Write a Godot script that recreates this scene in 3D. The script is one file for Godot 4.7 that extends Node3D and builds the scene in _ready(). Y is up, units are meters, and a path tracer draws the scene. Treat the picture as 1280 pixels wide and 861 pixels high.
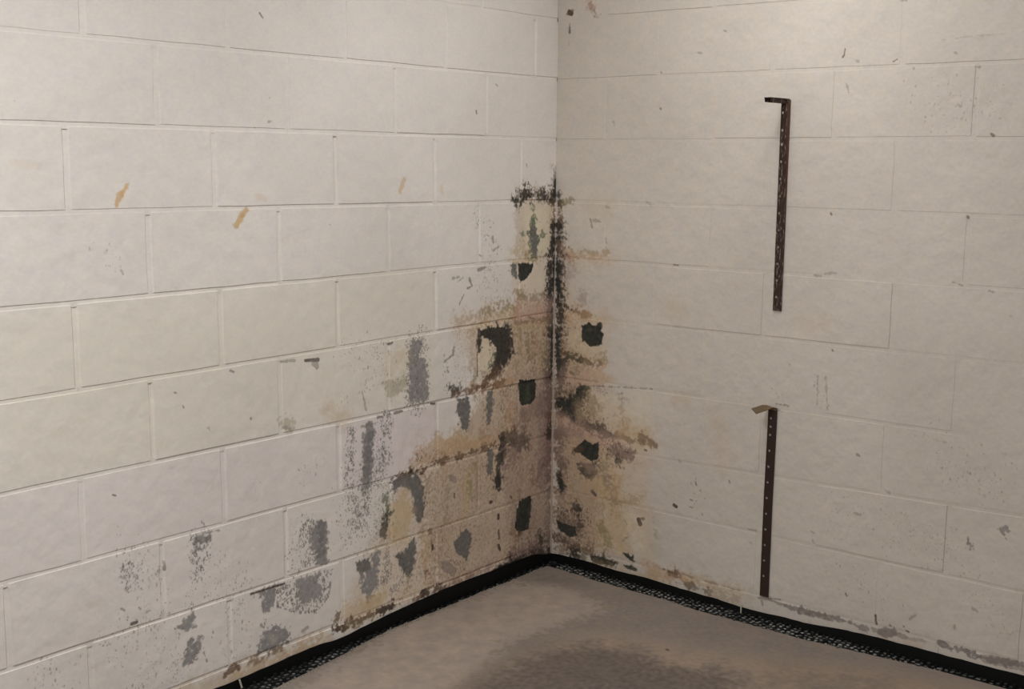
extends Node3D
# A painted block-wall corner in a basement: two walls of concrete blocks, a concrete slab, black drainage mat
# along the slab edge and two perforated steel straps. Left wall lies in the plane x = 0 (s runs along z),
# right wall in the plane z = 0 (s runs along x); y = 0 is the lowest visible bed joint.

const SIDE := 2.24          # metres that one wall texture covers, both ways
const TOP := 2.12           # height of the upper edge of the wall textures
const RES := 1536           # pixels along it
const FLOOR_Y := -0.07
const CEIL_Y := 2.45
const ROOM_X := 4.3
const ROOM_Z := 5.6

var rng := RandomNumberGenerator.new()
var low_noise: PackedByteArray      # broad, medium and fine noise, 512 x 512, tiled
var mid_noise: PackedByteArray
var fine_noise: PackedByteArray
var M := {}

func numbered(called: String, parent: Node) -> String:
	if not parent.has_node(NodePath(called)):
		return called
	var k := 1
	while parent.has_node(NodePath("%s_%03d" % [called, k])):
		k += 1
	return "%s_%03d" % [called, k]

func tag(o: Node, label: String, category: String, group := "") -> void:
	o.set_meta("label", label)
	o.set_meta("category", category)
	if group:
		o.set_meta("group", group)

func base(called: String, where := Vector3.ZERO) -> Node3D:
	var o := Node3D.new()
	o.name = numbered(called, self)
	add_child(o, true)
	o.position = where
	return o

func start() -> SurfaceTool:
	var st := SurfaceTool.new()
	st.begin(Mesh.PRIMITIVE_TRIANGLES)
	return st

func build(called: String, st: SurfaceTool, m: Material, parent: Node = self) -> MeshInstance3D:
	var o := MeshInstance3D.new()
	o.mesh = st.commit()
	o.material_override = m
	o.name = numbered(called, parent)
	o.cast_shadow = GeometryInstance3D.SHADOW_CASTING_SETTING_ON
	parent.add_child(o, true)
	return o

# one triangle / quad with a flat normal that faces away from «inside»; uv by callback
func tri(st: SurfaceTool, a: Vector3, b: Vector3, c: Vector3, n: Vector3, ua := Vector2.ZERO, ub := Vector2.ZERO, uc := Vector2.ZERO) -> void:
	var g := (b - a).cross(c - a)
	if g.length_squared() < 1e-18:
		return
	if g.dot(n) > 0.0:      # Godot's front faces run clockwise
		var t := b; b = c; c = t
		var u := ub; ub = uc; uc = u
		g = -g
	st.set_normal(-g.normalized()); st.set_uv(ua); st.add_vertex(a)
	st.set_normal(-g.normalized()); st.set_uv(ub); st.add_vertex(b)
	st.set_normal(-g.normalized()); st.set_uv(uc); st.add_vertex(c)

func quad(st: SurfaceTool, a: Vector3, b: Vector3, c: Vector3, d: Vector3, n: Vector3) -> void:
	tri(st, a, b, c, n)
	tri(st, a, c, d, n)

func box(st: SurfaceTool, lo: Vector3, hi: Vector3) -> void:
	var p: Array[Vector3] = []
	for k in 8:
		p.append(Vector3(hi.x if k & 1 else lo.x, hi.y if k & 2 else lo.y, hi.z if k & 4 else lo.z))
	quad(st, p[0], p[1], p[3], p[2], Vector3.FORWARD)
	quad(st, p[4], p[5], p[7], p[6], Vector3.BACK)
	quad(st, p[0], p[2], p[6], p[4], Vector3.LEFT)
	quad(st, p[1], p[3], p[7], p[5], Vector3.RIGHT)
	quad(st, p[0], p[1], p[5], p[4], Vector3.DOWN)
	quad(st, p[2], p[3], p[7], p[6], Vector3.UP)

func mat(called: String, c: Color, rough := 0.9) -> StandardMaterial3D:
	var m := StandardMaterial3D.new()
	m.resource_name = called
	m.albedo_color = c
	m.roughness = rough
	m.metallic_specular = 0.3
	M[called] = m
	return m

# ------------------------------------------------------------------ noise and wall textures
func noise_bytes(freq: float, octaves: int, sd: int) -> PackedByteArray:
	var n := FastNoiseLite.new()
	n.noise_type = FastNoiseLite.TYPE_SIMPLEX_SMOOTH
	n.frequency = freq
	n.fractal_octaves = octaves
	n.seed = sd
	var im := n.get_seamless_image(512, 512)
	im.convert(Image.FORMAT_L8)
	return im.get_data()

class Paint:
	var w: int
	var h: int
	var data: PackedByteArray
	var x0: float       # metres at the left edge
	var top: float      # metres at the upper edge (for a floor: z at the upper edge, running down)
	var mpp: float
	var down := -1.0    # walls: y falls with the rows
	func _init(pw: int, ph: int, px0: float, ptop: float, pm: float) -> void:
		w = pw; h = ph; x0 = px0; top = ptop; mpp = pm
		data.resize(w * h * 3)
	func texture() -> ImageTexture:
		return ImageTexture.create_from_image(Image.create_from_data(w, h, false, Image.FORMAT_RGB8, data))

func ground_coat(p: Paint, c: Color, blotch: float, grain: float, speck: float) -> void:
	# even paint with a faint uneven tone, fine grain and scattered pinholes
	var r := c.r * 255.0
	var g := c.g * 255.0
	var b := c.b * 255.0
	var at := 0
	for y in p.h:
		var row_l := ((y / 3) & 511) * 512
		var row_m := (y & 511) * 512
		var row_f := ((y * 7 / 5) & 511) * 512
		for x in p.w:
			var l := low_noise[row_l + ((x / 3) & 511)] - 128
			var m := mid_noise[row_m + (x & 511)] - 128
			var f := fine_noise[row_f + ((x + 131) & 511)] - 128
			var d := l * blotch + m * blotch * 0.35 + f * grain
			var warm := m * blotch * 0.25
			if f > 98 and m > 6:
				d -= speck * (f - 98)
			p.data[at] = clampi(int(r + d + warm), 0, 255)
			p.data[at + 1] = clampi(int(g + d), 0, 255)
			p.data[at + 2] = clampi(int(b + d - warm * 1.3), 0, 255)
			at += 3

# Lays one stain into the paint. pts: corners of a closed patch, or (width > 0) a line of that width. Metres.
# look: c colour, a strength, soft (m) edge, rag (m) how far noise moves the edge, grit 0..1 breaks it into flecks
func stain(p: Paint, look: Dictionary, pts: Array, width := 0.0, strength := 1.0) -> void:
	var q := PackedVector2Array()
	var lo := Vector2(1e9, 1e9)
	var hi := -lo
	for v in pts:
		var t := Vector2((v.x - p.x0) / p.mpp, (v.y - p.top) / p.mpp * p.down)
		q.append(t)
		lo = lo.min(t); hi = hi.max(t)
	var soft: float = look.soft / p.mpp
	var rag: float = look.rag / p.mpp
	var half := width * 0.5 / p.mpp
	var pad := soft + rag + half + 1.0
	var c: Color = look.c
	var cr := c.r * 255.0
	var cg := c.g * 255.0
	var cb := c.b * 255.0
	var a0: float = look.a * strength
	var grit: float = look.grit
	var lively := clampf(1.25 - 1.35 * c.v, 0.08, 1.0)
	var n := q.size()
	var closed := width <= 0.0
	var xa := maxi(0, int(lo.x - pad))
	var xb := mini(p.w - 1, int(hi.x + pad))
	var ya := maxi(0, int(lo.y - pad))
	var yb := mini(p.h - 1, int(hi.y + pad))
	for y in range(ya, yb + 1):
		for x in range(xa, xb + 1):
			var pt := Vector2(x, y)
			var best := 1e12
			var inside := false
			for i in range(0 if closed else 1, n):
				var a := q[i - 1] if i > 0 else q[n - 1]
				var b := q[i]
				var ab := b - a
				var k := clampf((pt - a).dot(ab) / maxf(ab.length_squared(), 1e-6), 0.0, 1.0)
				best = minf(best, pt.distance_squared_to(a + ab * k))
				if closed and (a.y > y) != (b.y > y) and x < (b.x - a.x) * (y - a.y) / (b.y - a.y) + a.x:
					inside = not inside
			var d := sqrt(best)
			d = -d if inside else d - half
			if d > pad:
				continue
			var fi := (y & 511) * 512 + (x & 511)
			var f := (fine_noise[fi] - 128) / 110.0
			var m := (mid_noise[(y & 511) * 512 + (x & 511)] - 128) / 110.0
			d += rag * (m * 0.75 + f * 0.45)
			var e := clampf(0.5 - d / soft, 0.0, 1.0)
			if e <= 0.0:
				continue
			e = e * e * (3.0 - 2.0 * e)
			if grit > 0.0:
				var thr := f * 0.75 + m * 0.15 + 0.5
				var e2 := clampf((e * (1.25 - 0.35 * grit) - thr) * 6.0 + 0.5, 0.0, 1.0)
				e = lerpf(e, e2, grit)
			e *= a0 * (1.0 + 0.16 * m)
			e = clampf(e, 0.0, 1.0)
			var at := (y * p.w + x) * 3
			var vary := 1.0 + (f * 0.18 + m * 0.12) * lively
			p.data[at] = clampi(int(p.data[at] + (cr * vary - p.data[at]) * e), 0, 255)
			p.data[at + 1] = clampi(int(p.data[at + 1] + (cg * vary - p.data[at + 1]) * e), 0, 255)
			p.data[at + 2] = clampi(int(p.data[at + 2] + (cb * vary - p.data[at + 2]) * e), 0, 255)

# kinds of stain, as base colours
var LOOK := {
	"black": {"c": Color(0.238, 0.243, 0.221), "a": 1, "soft": 0.006, "rag": 0.006, "grit": 0.1},
	"smut": {"c": Color(0.373, 0.317, 0.294), "a": 0.7, "soft": 0.04, "rag": 0.025, "grit": 0.25},
	"dark": {"c": Color(0.283, 0.266, 0.243), "a": 0.92, "soft": 0.022, "rag": 0.018, "grit": 0.35},
	"fuzz": {"c": Color(0.350, 0.305, 0.283), "a": 0.8, "n": 80000},
	"grey": {"c": Color(0.605, 0.589, 0.584), "a": 0.95, "soft": 0.016, "rag": 0.012, "grit": 0.6},
	"greydk": {"c": Color(0.470, 0.459, 0.448), "a": 0.95, "soft": 0.012, "rag": 0.009, "grit": 0.4},
	"greyspk": {"c": Color(0.531, 0.510, 0.505), "a": 0.95, "n": 150000},
	"speck": {"c": Color(0.531, 0.499, 0.472), "a": 0.8, "n": 30000},
	"dot": {"c": Color(0.335, 0.292, 0.270), "a": 0.9, "soft": 0.003, "rag": 0.002, "grit": 0.1},
	"scuff": {"c": Color(0.563, 0.520, 0.487), "a": 0.7, "soft": 0.003, "rag": 0.004, "grit": 0.35},
	"tan": {"c": Color(0.842, 0.733, 0.591), "a": 0.6, "soft": 0.06, "rag": 0.03, "grit": 0.12},
	"grime": {"c": Color(0.722, 0.612, 0.503), "a": 0.5, "soft": 0.07, "rag": 0.03, "grit": 0.5},
	"yellow": {"c": Color(0.820, 0.711, 0.536), "a": 0.45, "soft": 0.04, "rag": 0.025, "grit": 0.25},
	"olive": {"c": Color(0.591, 0.547, 0.426), "a": 0.65, "soft": 0.025, "rag": 0.02, "grit": 0.5},
	"green": {"c": Color(0.437, 0.470, 0.383), "a": 0.75, "soft": 0.018, "rag": 0.02, "grit": 0.6},
	"pale": {"c": Color(0.941, 0.897, 0.787), "a": 0.6, "soft": 0.03, "rag": 0.015, "grit": 0},
	"pink": {"c": Color(0.831, 0.689, 0.623), "a": 0.6, "soft": 0.04, "rag": 0.025, "grit": 0.3},
	"rust": {"c": Color(0.777, 0.612, 0.470), "a": 0.45, "soft": 0.03, "rag": 0.024, "grit": 0.4},
	"drip": {"c": Color(0.840, 0.691, 0.495), "a": 0.7, "soft": 0.006, "rag": 0.005, "grit": 0.35},
	"brown": {"c": Color(0.459, 0.366, 0.295), "a": 0.8, "soft": 0.014, "rag": 0.016, "grit": 0.4},
	"plum": {"c": Color(0.587, 0.497, 0.474), "a": 0.6, "soft": 0.035, "rag": 0.022, "grit": 0.4},
	"white": {"c": Color(0.924, 0.878, 0.878), "a": 0.6, "soft": 0.03, "rag": 0.01, "grit": 0},
	"cream": {"c": Color(0.915, 0.882, 0.803), "a": 0.5, "soft": 0.05, "rag": 0.02, "grit": 0},
	"chip": {"c": Color(0.577, 0.543, 0.531), "a": 0.9, "soft": 0.006, "rag": 0.01, "grit": 0.5},
	"damp": {"c": Color(0.428, 0.387, 0.359), "a": 0.95, "soft": 0.14, "rag": 0.03, "grit": 0.05},
	"damptan": {"c": Color(0.657, 0.571, 0.485), "a": 0.5, "soft": 0.12, "rag": 0.05, "grit": 0.1},
	"dirt": {"c": Color(0.587, 0.497, 0.418), "a": 0.5, "n": 80000},
	"dust": {"c": Color(0.784, 0.715, 0.657), "a": 0.5, "soft": 0.08, "rag": 0.05, "grit": 0.2},
}

func lay(p: Paint, list: Array) -> void:
	# entries: kind, strength, width (0: closed patch), then the points
	for e in list:
		if LOOK[e[0]].has("n"):
			spray(p, LOOK[e[0]], e[3], e[2], e[1])
		else:
			stain(p, LOOK[e[0]], e[3], e[2], e[1])

# Strews small ragged flecks over a patch or along a line of the given width; they gather where the noise is high.
func spray(p: Paint, look: Dictionary, pts: Array, width: float, strength: float) -> void:
	var q := PackedVector2Array(pts)
	var lo := Vector2(1e9, 1e9)
	var hi := -lo
	for v in q:
		lo = lo.min(v)
		hi = hi.max(v)
	var reach := width * 0.5
	lo -= Vector2(reach, reach) * 1.6
	hi += Vector2(reach, reach) * 1.6
	var area := hi - lo
	var count := int(area.x * area.y * look.n * strength)
	for k in count:
		var c := lo + Vector2(rng.randf(), rng.randf()) * area
		var keep := 1.0
		if width > 0.0:
			var best := 1e9
			for i in range(1, q.size()):
				best = minf(best, c.distance_to(Geometry2D.get_closest_point_to_segment(c, q[i - 1], q[i])))
			keep = clampf(1.5 - best / reach, 0.0, 1.0)
		elif not Geometry2D.is_point_in_polygon(c, q):
			keep = 0.0
		var x := int((c.x - p.x0) / p.mpp)
		var y := int((c.y - p.top) / p.mpp * p.down)
		if x < 3 or y < 3 or x >= p.w - 3 or y >= p.h - 3:
			continue
		var m := (mid_noise[(y & 511) * 512 + (x & 511)] - 128) / 90.0
		var f := (fine_noise[(y & 511) * 512 + ((x + 77) & 511)] - 128) / 90.0
		if rng.randf() > keep * clampf(0.45 + m * 0.6 + f * 0.7, 0.0, 1.0):
			continue
		var big := rng.randf()
		var rx := 0.5 + 1.15 * big * big
		var ry := rx * rng.randf_range(0.6, 2.2)
		var a0: float = look.a * rng.randf_range(0.4, 1.0) * clampf(0.35 + strength * 0.65, 0.4, 1.0)
		var tint := rng.randf_range(0.85, 1.25)
		for dy in range(-3, 4):
			for dx in range(-3, 4):
				var d := sqrt(dx * dx / (rx * rx) + dy * dy / (ry * ry)) + rng.randf_range(-0.35, 0.35)
				var e := clampf((1.35 - d) * 1.2, 0.0, 1.0) * a0
				if e <= 0.0:
					continue
				var at := ((y + dy) * p.w + x + dx) * 3
				for ch in 3:
					p.data[at + ch] = clampi(int(p.data[at + ch] + (look.c[ch] * 255.0 * tint - p.data[at + ch]) * e), 0, 255)

# faint upright runs of grime inside a patch of wall
func runs(p: Paint, area: Rect2, count: int, kinds: Array) -> void:
	for k in count:
		var s := area.position.x + area.size.x * rng.randf()
		var y := area.position.y + area.size.y * rng.randf()
		var l := rng.randf_range(0.02, 0.1)
		var bend := rng.randf_range(-0.006, 0.006)
		stain(p, LOOK[kinds[rng.randi() % kinds.size()]], [Vector2(s, y), Vector2(s + bend, y - l * 0.5), Vector2(s + bend * 0.4, y - l)], rng.randf_range(0.004, 0.022), rng.randf_range(0.4, 1.0))

func left_stains() -> Array:
	return [
		["cream", 0.7, 0, [Vector2(2.008, 1.013), Vector2(1.357, 1.017), Vector2(0.832, 1.030), Vector2(0.607, 1.021), Vector2(0.608, 0.612), Vector2(1.422, 0.605), Vector2(2.031, 0.613)]],
		["white", 0.45, 0, [Vector2(2.032, 0.602), Vector2(1.423, 0.592), Vector2(1.017, 0.593), Vector2(1.021, 0.404), Vector2(1.429, 0.407), Vector2(2.043, 0.408)]],
		["white", 0.2, 0, [Vector2(2.044, 0.397), Vector2(1.626, 0.390), Vector2(1.634, 0.213), Vector2(2.055, 0.200)]],
		["white", 1, 0, [Vector2(1.002, 0.584), Vector2(0.612, 0.598), Vector2(0.612, 0.492), Vector2(0.753, 0.393), Vector2(1.005, 0.400)]],
		["white", 0.35, 0, [Vector2(1.615, 0.377), Vector2(1.227, 0.372), Vector2(1.232, 0.188), Vector2(1.622, 0.216)]],
		["tan", 0.5, 0, [Vector2(0.197, 1.262), Vector2(0.003, 1.249), Vector2(-0.017, -0.055), Vector2(0.392, -0.034), Vector2(1.010, -0.034), Vector2(0.976, 0.080), Vector2(0.771, 0.381), Vector2(0.608, 0.452), Vector2(0.396, 0.576), Vector2(0.437, 0.806), Vector2(0.234, 0.866)]],
		["tan", 0.4, 0, [Vector2(0.552, 0.856), Vector2(0.234, 0.879), Vector2(0.013, 0.860), Vector2(0.007, 0.604), Vector2(0.397, 0.629)]],
		["grime", 0.75, 0, [Vector2(0.234, 0.866), Vector2(0.003, 0.860), Vector2(-0.017, -0.049), Vector2(0.222, -0.017), Vector2(0.552, -0.026), Vector2(0.665, 0.125), Vector2(0.646, 0.356), Vector2(0.552, 0.442), Vector2(0.396, 0.576), Vector2(0.294, 0.642)]],
		["plum", 0.45, 0, [Vector2(0.188, 0.628), Vector2(0.008, 0.633), Vector2(-0.007, -0.046), Vector2(0.222, -0.017), Vector2(0.269, 0.279)]],
		["smut", 0.5, 0.0295, [Vector2(0.016, 0.605), Vector2(0.012, -0.042)]],
		["smut", 0.5, 0.0414, [Vector2(0.222, -0.011), Vector2(0.003, -0.014)]],
		["dirt", 0.9, 0, [Vector2(0.233, 0.839), Vector2(0.003, 0.831), Vector2(-0.017, -0.049), Vector2(0.222, -0.017), Vector2(0.552, -0.026), Vector2(0.702, 0.055), Vector2(0.664, 0.359), Vector2(0.395, 0.414), Vector2(0.396, 0.576), Vector2(0.231, 0.634)]],
		["dirt", 0.5, 0, [Vector2(0.839, 0.395), Vector2(0.552, 0.468), Vector2(0.552, -0.040), Vector2(1.009, -0.010)]],
		["dirt", 0.5, 0, [Vector2(0.552, 0.856), Vector2(0.234, 0.879), Vector2(0.230, 0.606), Vector2(0.514, 0.619)]],
		["dirt", 0.7, 0.039, [Vector2(0.021, 1.222), Vector2(0.021, 0.805)]],
		["olive", 0.25, 0, [Vector2(0.217, 1.212), Vector2(0.021, 1.222), Vector2(0.016, 1.023), Vector2(0.215, 1.034)]],
		["pale", 0.9, 0, [Vector2(0.175, 1.203), Vector2(0.020, 1.200), Vector2(0.026, 1.029), Vector2(0.168, 1.037)]],
		["pale", 0.5, 0, [Vector2(0.171, 0.950), Vector2(0.052, 0.975), Vector2(0.041, 0.913), Vector2(0.170, 0.907)]],
		["pale", 0.8, 0, [Vector2(0.397, 0.767), Vector2(0.341, 0.761), Vector2(0.324, 0.686), Vector2(0.381, 0.654), Vector2(0.397, 0.656)]],
		["drip", 1, 0.0094, [Vector2(1.681, 1.285), Vector2(1.695, 1.264)]],
		["drip", 1, 0.015, [Vector2(1.697, 1.266), Vector2(1.709, 1.242)]],
		["drip", 1, 0.0124, [Vector2(1.328, 1.220), Vector2(1.341, 1.206)]],
		["drip", 1, 0.0186, [Vector2(1.344, 1.204), Vector2(1.362, 1.182)]],
		["drip", 0.7, 0.0118, [Vector2(0.746, 1.294), Vector2(0.763, 1.261)]],
		["drip", 0.12, 0.0174, [Vector2(1.960, 1.337), Vector2(1.901, 1.331)]],
		["drip", 0.25, 0.0167, [Vector2(1.293, 1.255), Vector2(1.272, 1.248)]],
		["drip", 0.3, 0.0147, [Vector2(0.581, 1.278), Vector2(0.578, 1.256)]],
		["smut", 0.7, 0.0269, [Vector2(0.205, 1.238), Vector2(0.145, 1.248), Vector2(0.075, 1.239), Vector2(0.012, 1.236)]],
		["smut", 0.7, 0.0165, [Vector2(0.005, 1.320), Vector2(-0.002, 1.222)]],
		["fuzz", 0.9, 0.043, [Vector2(0.205, 1.244), Vector2(0.145, 1.251), Vector2(0.084, 1.242), Vector2(0.021, 1.238)]],
		["dark", 1, 0.0186, [Vector2(0.222, 1.226), Vector2(0.196, 1.220), Vector2(0.175, 1.227)]],
		["dark", 0.9, 0.0213, [Vector2(0.188, 1.243), Vector2(0.154, 1.256), Vector2(0.137, 1.243)]],
		["dark", 0.8, 0.0163, [Vector2(0.136, 1.237), Vector2(0.066, 1.244), Vector2(0.021, 1.230)]],
		["dark", 0.7, 0.0109, [Vector2(0.062, 1.239), Vector2(0.058, 1.263)]],
		["dark", 0.6, 0.008, [Vector2(0.171, 1.251), Vector2(0.171, 1.272)]],
		["fuzz", 0.6, 0.0133, [Vector2(0.209, 1.209), Vector2(0.208, 1.167)]],
		["black", 1, 0.0165, [Vector2(-0.001, 1.287), Vector2(0.005, 1.238)]],
		["fuzz", 0.9, 0.0219, [Vector2(0.005, 1.320), Vector2(0.003, 1.271)]],
		["dark", 1, 0.0247, [Vector2(0.012, 1.238), Vector2(0.007, 1.216)]],
		["brown", 0.9, 0.0166, [Vector2(0.007, 1.216), Vector2(0.000, 1.128)]],
		["rust", 0.5, 0.0248, [Vector2(0.020, 1.189), Vector2(0.018, 1.112)]],
		["green", 0.8, 0.0162, [Vector2(0.123, 1.202), Vector2(0.121, 1.132)]],
		["green", 0.9, 0.0462, [Vector2(0.122, 1.143), Vector2(0.120, 1.034)]],
		["greydk", 1, 0.0299, [Vector2(0.121, 1.127), Vector2(0.115, 1.039)]],
		["green", 0.9, 0.0215, [Vector2(0.169, 1.112), Vector2(0.152, 1.117)]],
		["green", 0.9, 0.0219, [Vector2(0.081, 1.106), Vector2(0.068, 1.100)]],
		["olive", 0.8, 0.0218, [Vector2(0.151, 1.041), Vector2(0.098, 1.027)]],
		["yellow", 0.7, 0.0188, [Vector2(0.236, 1.051), Vector2(0.168, 1.075)]],
		["rust", 0.6, 0.0162, [Vector2(0.172, 1.059), Vector2(0.142, 1.052)]],
		["yellow", 1, 0.0136, [Vector2(0.227, 1.021), Vector2(0.168, 1.023), Vector2(0.097, 1.017)]],
		["greydk", 1, 0, [Vector2(0.244, 1.012), Vector2(0.210, 1.015), Vector2(0.210, 0.966), Vector2(0.235, 0.982)]],
		["black", 1, 0, [Vector2(0.198, 1.014), Vector2(0.115, 1.012), Vector2(0.132, 0.978), Vector2(0.167, 0.958), Vector2(0.192, 0.949)]],
		["fuzz", 0.6, 0.0134, [Vector2(0.252, 0.993), Vector2(0.235, 0.971)]],
		["olive", 0.9, 0.0138, [Vector2(0.192, 0.903), Vector2(0.130, 0.890), Vector2(0.041, 0.902)]],
		["olive", 0.5, 0.0245, [Vector2(0.205, 0.931), Vector2(0.166, 0.912)]],
		["smut", 0.9, 0.0251, [Vector2(0.005, 1.122), Vector2(0.016, 1.001), Vector2(0.022, 0.884)]],
		["smut", 0.8, 0.0284, [Vector2(0.027, 0.890), Vector2(0.026, 0.606)]],
		["smut", 0.5, 0.0262, [Vector2(0.026, 0.606), Vector2(0.018, 0.227)]],
		["plum", 0.7, 0.0756, [Vector2(0.052, 0.524), Vector2(0.046, 0.233)]],
		["dark", 1, 0.0222, [Vector2(0.014, 1.123), Vector2(0.016, 1.001)]],
		["black", 0.9, 0.014, [Vector2(-0.001, 1.083), Vector2(0.004, 0.882)]],
		["dark", 1, 0.0308, [Vector2(0.025, 1.007), Vector2(0.023, 0.889)]],
		["fuzz", 1, 0.0447, [Vector2(0.034, 1.016), Vector2(0.036, 0.885)]],
		["dark", 0.9, 0.0226, [Vector2(0.027, 0.890), Vector2(0.024, 0.748)]],
		["fuzz", 1, 0.0482, [Vector2(0.036, 0.890), Vector2(0.026, 0.606)]],
		["black", 0.8, 0.0143, [Vector2(0.012, 0.846), Vector2(0.012, 0.604)]],
		["plum", 0.9, 0.0348, [Vector2(0.044, 0.609), Vector2(0.020, 0.345)]],
		["brown", 0.9, 0.0175, [Vector2(0.014, 0.475), Vector2(0.012, 0.387)]],
		["dark", 0.8, 0.0175, [Vector2(0.017, 0.432), Vector2(0.021, 0.389)]],
		["fuzz", 0.8, 0.0291, [Vector2(0.026, 0.606), Vector2(0.018, 0.227)]],
		["plum", 0.9, 0.041, [Vector2(0.065, 0.266), Vector2(0.020, 0.345)]],
		["plum", 0.8, 0.0628, [Vector2(0.164, 0.484), Vector2(0.033, 0.521)]],
		["pink", 1, 0, [Vector2(0.221, 0.884), Vector2(0.013, 0.883), Vector2(0.011, 0.804), Vector2(0.225, 0.813)]],
		["speck", 0.8, 0, [Vector2(0.221, 0.889), Vector2(0.013, 0.889), Vector2(0.011, 0.798), Vector2(0.225, 0.808)]],
		["brown", 0.6, 0.0111, [Vector2(0.220, 0.813), Vector2(0.125, 0.812), Vector2(0.021, 0.810)]],
		["yellow", 0.8, 0.0195, [Vector2(0.224, 0.800), Vector2(0.020, 0.793)]],
		["grime", 0.8, 0.0316, [Vector2(0.495, 0.845), Vector2(0.398, 0.854), Vector2(0.234, 0.868)]],
		["olive", 0.7, 0.0133, [Vector2(0.386, 0.861), Vector2(0.309, 0.870), Vector2(0.242, 0.872)]],
		["yellow", 0.6, 0.0319, [Vector2(0.437, 0.824), Vector2(0.234, 0.847)]],
		["speck", 1, 0.0181, [Vector2(0.438, 1.005), Vector2(0.399, 1.016), Vector2(0.371, 1.003)]],
		["scuff", 1, 0.0078, [Vector2(0.407, 1.006), Vector2(0.375, 1.012)]],
		["scuff", 1, 0.0093, [Vector2(0.450, 0.980), Vector2(0.438, 0.956), Vector2(0.461, 0.950)]],
		["scuff", 0.9, 0.0077, [Vector2(0.477, 0.931), Vector2(0.499, 0.902)]],
		["scuff", 0.7, 0.0061, [Vector2(0.530, 0.986), Vector2(0.500, 0.989)]],
		["scuff", 0.6, 0.0046, [Vector2(0.507, 0.974), Vector2(0.484, 0.985)]],
		["speck", 0.8, 0.0673, [Vector2(0.400, 1.190), Vector2(0.327, 1.040)]],
		["scuff", 0.8, 0.0094, [Vector2(0.336, 1.108), Vector2(0.332, 1.090)]],
		["scuff", 0.7, 0.0062, [Vector2(0.399, 1.054), Vector2(0.383, 1.041)]],
		["scuff", 0.7, 0.0079, [Vector2(0.331, 1.066), Vector2(0.303, 1.076)]],
		["speck", 0.7, 0.1056, [Vector2(0.359, 0.982), Vector2(0.297, 0.911)]],
		["smut", 0.8, 0.0379, [Vector2(0.258, 0.795), Vector2(0.257, 0.714), Vector2(0.307, 0.660), Vector2(0.364, 0.641)]],
		["black", 0.9, 0, [Vector2(0.402, 0.812), Vector2(0.337, 0.811), Vector2(0.275, 0.808), Vector2(0.250, 0.792), Vector2(0.249, 0.718), Vector2(0.278, 0.689), Vector2(0.324, 0.668), Vector2(0.308, 0.725), Vector2(0.341, 0.772), Vector2(0.398, 0.791)]],
		["dark", 1, 0, [Vector2(0.402, 0.812), Vector2(0.242, 0.804), Vector2(0.232, 0.702), Vector2(0.274, 0.672), Vector2(0.364, 0.641), Vector2(0.332, 0.688), Vector2(0.316, 0.731), Vector2(0.349, 0.772), Vector2(0.386, 0.787), Vector2(0.401, 0.736)]],
		["fuzz", 0.9, 0.0381, [Vector2(0.246, 0.794), Vector2(0.249, 0.718), Vector2(0.307, 0.655)]],
		["brown", 0.8, 0.0323, [Vector2(0.315, 0.667), Vector2(0.372, 0.636)]],
		["dot", 0.9, 0.0091, [Vector2(0.313, 0.827), Vector2(0.308, 0.811)]],
		["dot", 1, 0.0056, [Vector2(0.402, 0.810), Vector2(0.401, 0.736)]],
		["dot", 0.7, 0.0045, [Vector2(0.405, 0.736), Vector2(0.405, 0.657)]],
		["green", 0.7, 0.0161, [Vector2(0.328, 0.727), Vector2(0.344, 0.681)]],
		["olive", 0.9, 0.0251, [Vector2(0.146, 0.761), Vector2(0.136, 0.691)]],
		["rust", 0.6, 0.0223, [Vector2(0.132, 0.738), Vector2(0.127, 0.709)]],
		["fuzz", 0.8, 0.0253, [Vector2(0.114, 0.680), Vector2(0.135, 0.632)]],
		["olive", 0.7, 0.017, [Vector2(0.091, 0.657), Vector2(0.037, 0.693)]],
		["olive", 0.7, 0.0138, [Vector2(0.190, 0.788), Vector2(0.184, 0.710)]],
		["black", 1, 0, [Vector2(0.192, 0.615), Vector2(0.099, 0.608), Vector2(0.102, 0.543), Vector2(0.129, 0.521), Vector2(0.173, 0.525), Vector2(0.191, 0.548)]],
		["green", 0.5, 0.0226, [Vector2(0.143, 0.588), Vector2(0.142, 0.543)]],
		["fuzz", 0.7, 0.0228, [Vector2(0.089, 0.586), Vector2(0.070, 0.512)]],
		["grey", 1, 0, [Vector2(0.712, 0.812), Vector2(0.673, 0.808), Vector2(0.677, 0.756), Vector2(0.655, 0.728), Vector2(0.645, 0.613), Vector2(0.727, 0.622), Vector2(0.733, 0.701), Vector2(0.729, 0.769)]],
		["greyspk", 1, 0.085, [Vector2(0.691, 0.795), Vector2(0.691, 0.625)]],
		["speck", 1, 0.0541, [Vector2(0.816, 0.682), Vector2(0.740, 0.687)]],
		["olive", 0.6, 0.0394, [Vector2(0.809, 0.674), Vector2(0.751, 0.683)]],
		["speck", 1, 0.0361, [Vector2(0.567, 0.730), Vector2(0.552, 0.630)]],
		["dark", 0.8, 0.0182, [Vector2(0.545, 0.639), Vector2(0.503, 0.625)]],
		["scuff", 0.9, 0.0077, [Vector2(0.567, 0.727), Vector2(0.530, 0.743), Vector2(0.526, 0.766)]],
		["scuff", 0.8, 0.0075, [Vector2(0.662, 0.726), Vector2(0.648, 0.722)]],
		["speck", 0.6, 0.1046, [Vector2(0.964, 0.802), Vector2(0.835, 0.763)]],
		["speck", 0.5, 0.0619, [Vector2(0.979, 0.663), Vector2(0.869, 0.719)]],
		["scuff", 0.6, 0.0072, [Vector2(0.924, 0.678), Vector2(0.909, 0.623)]],
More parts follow.
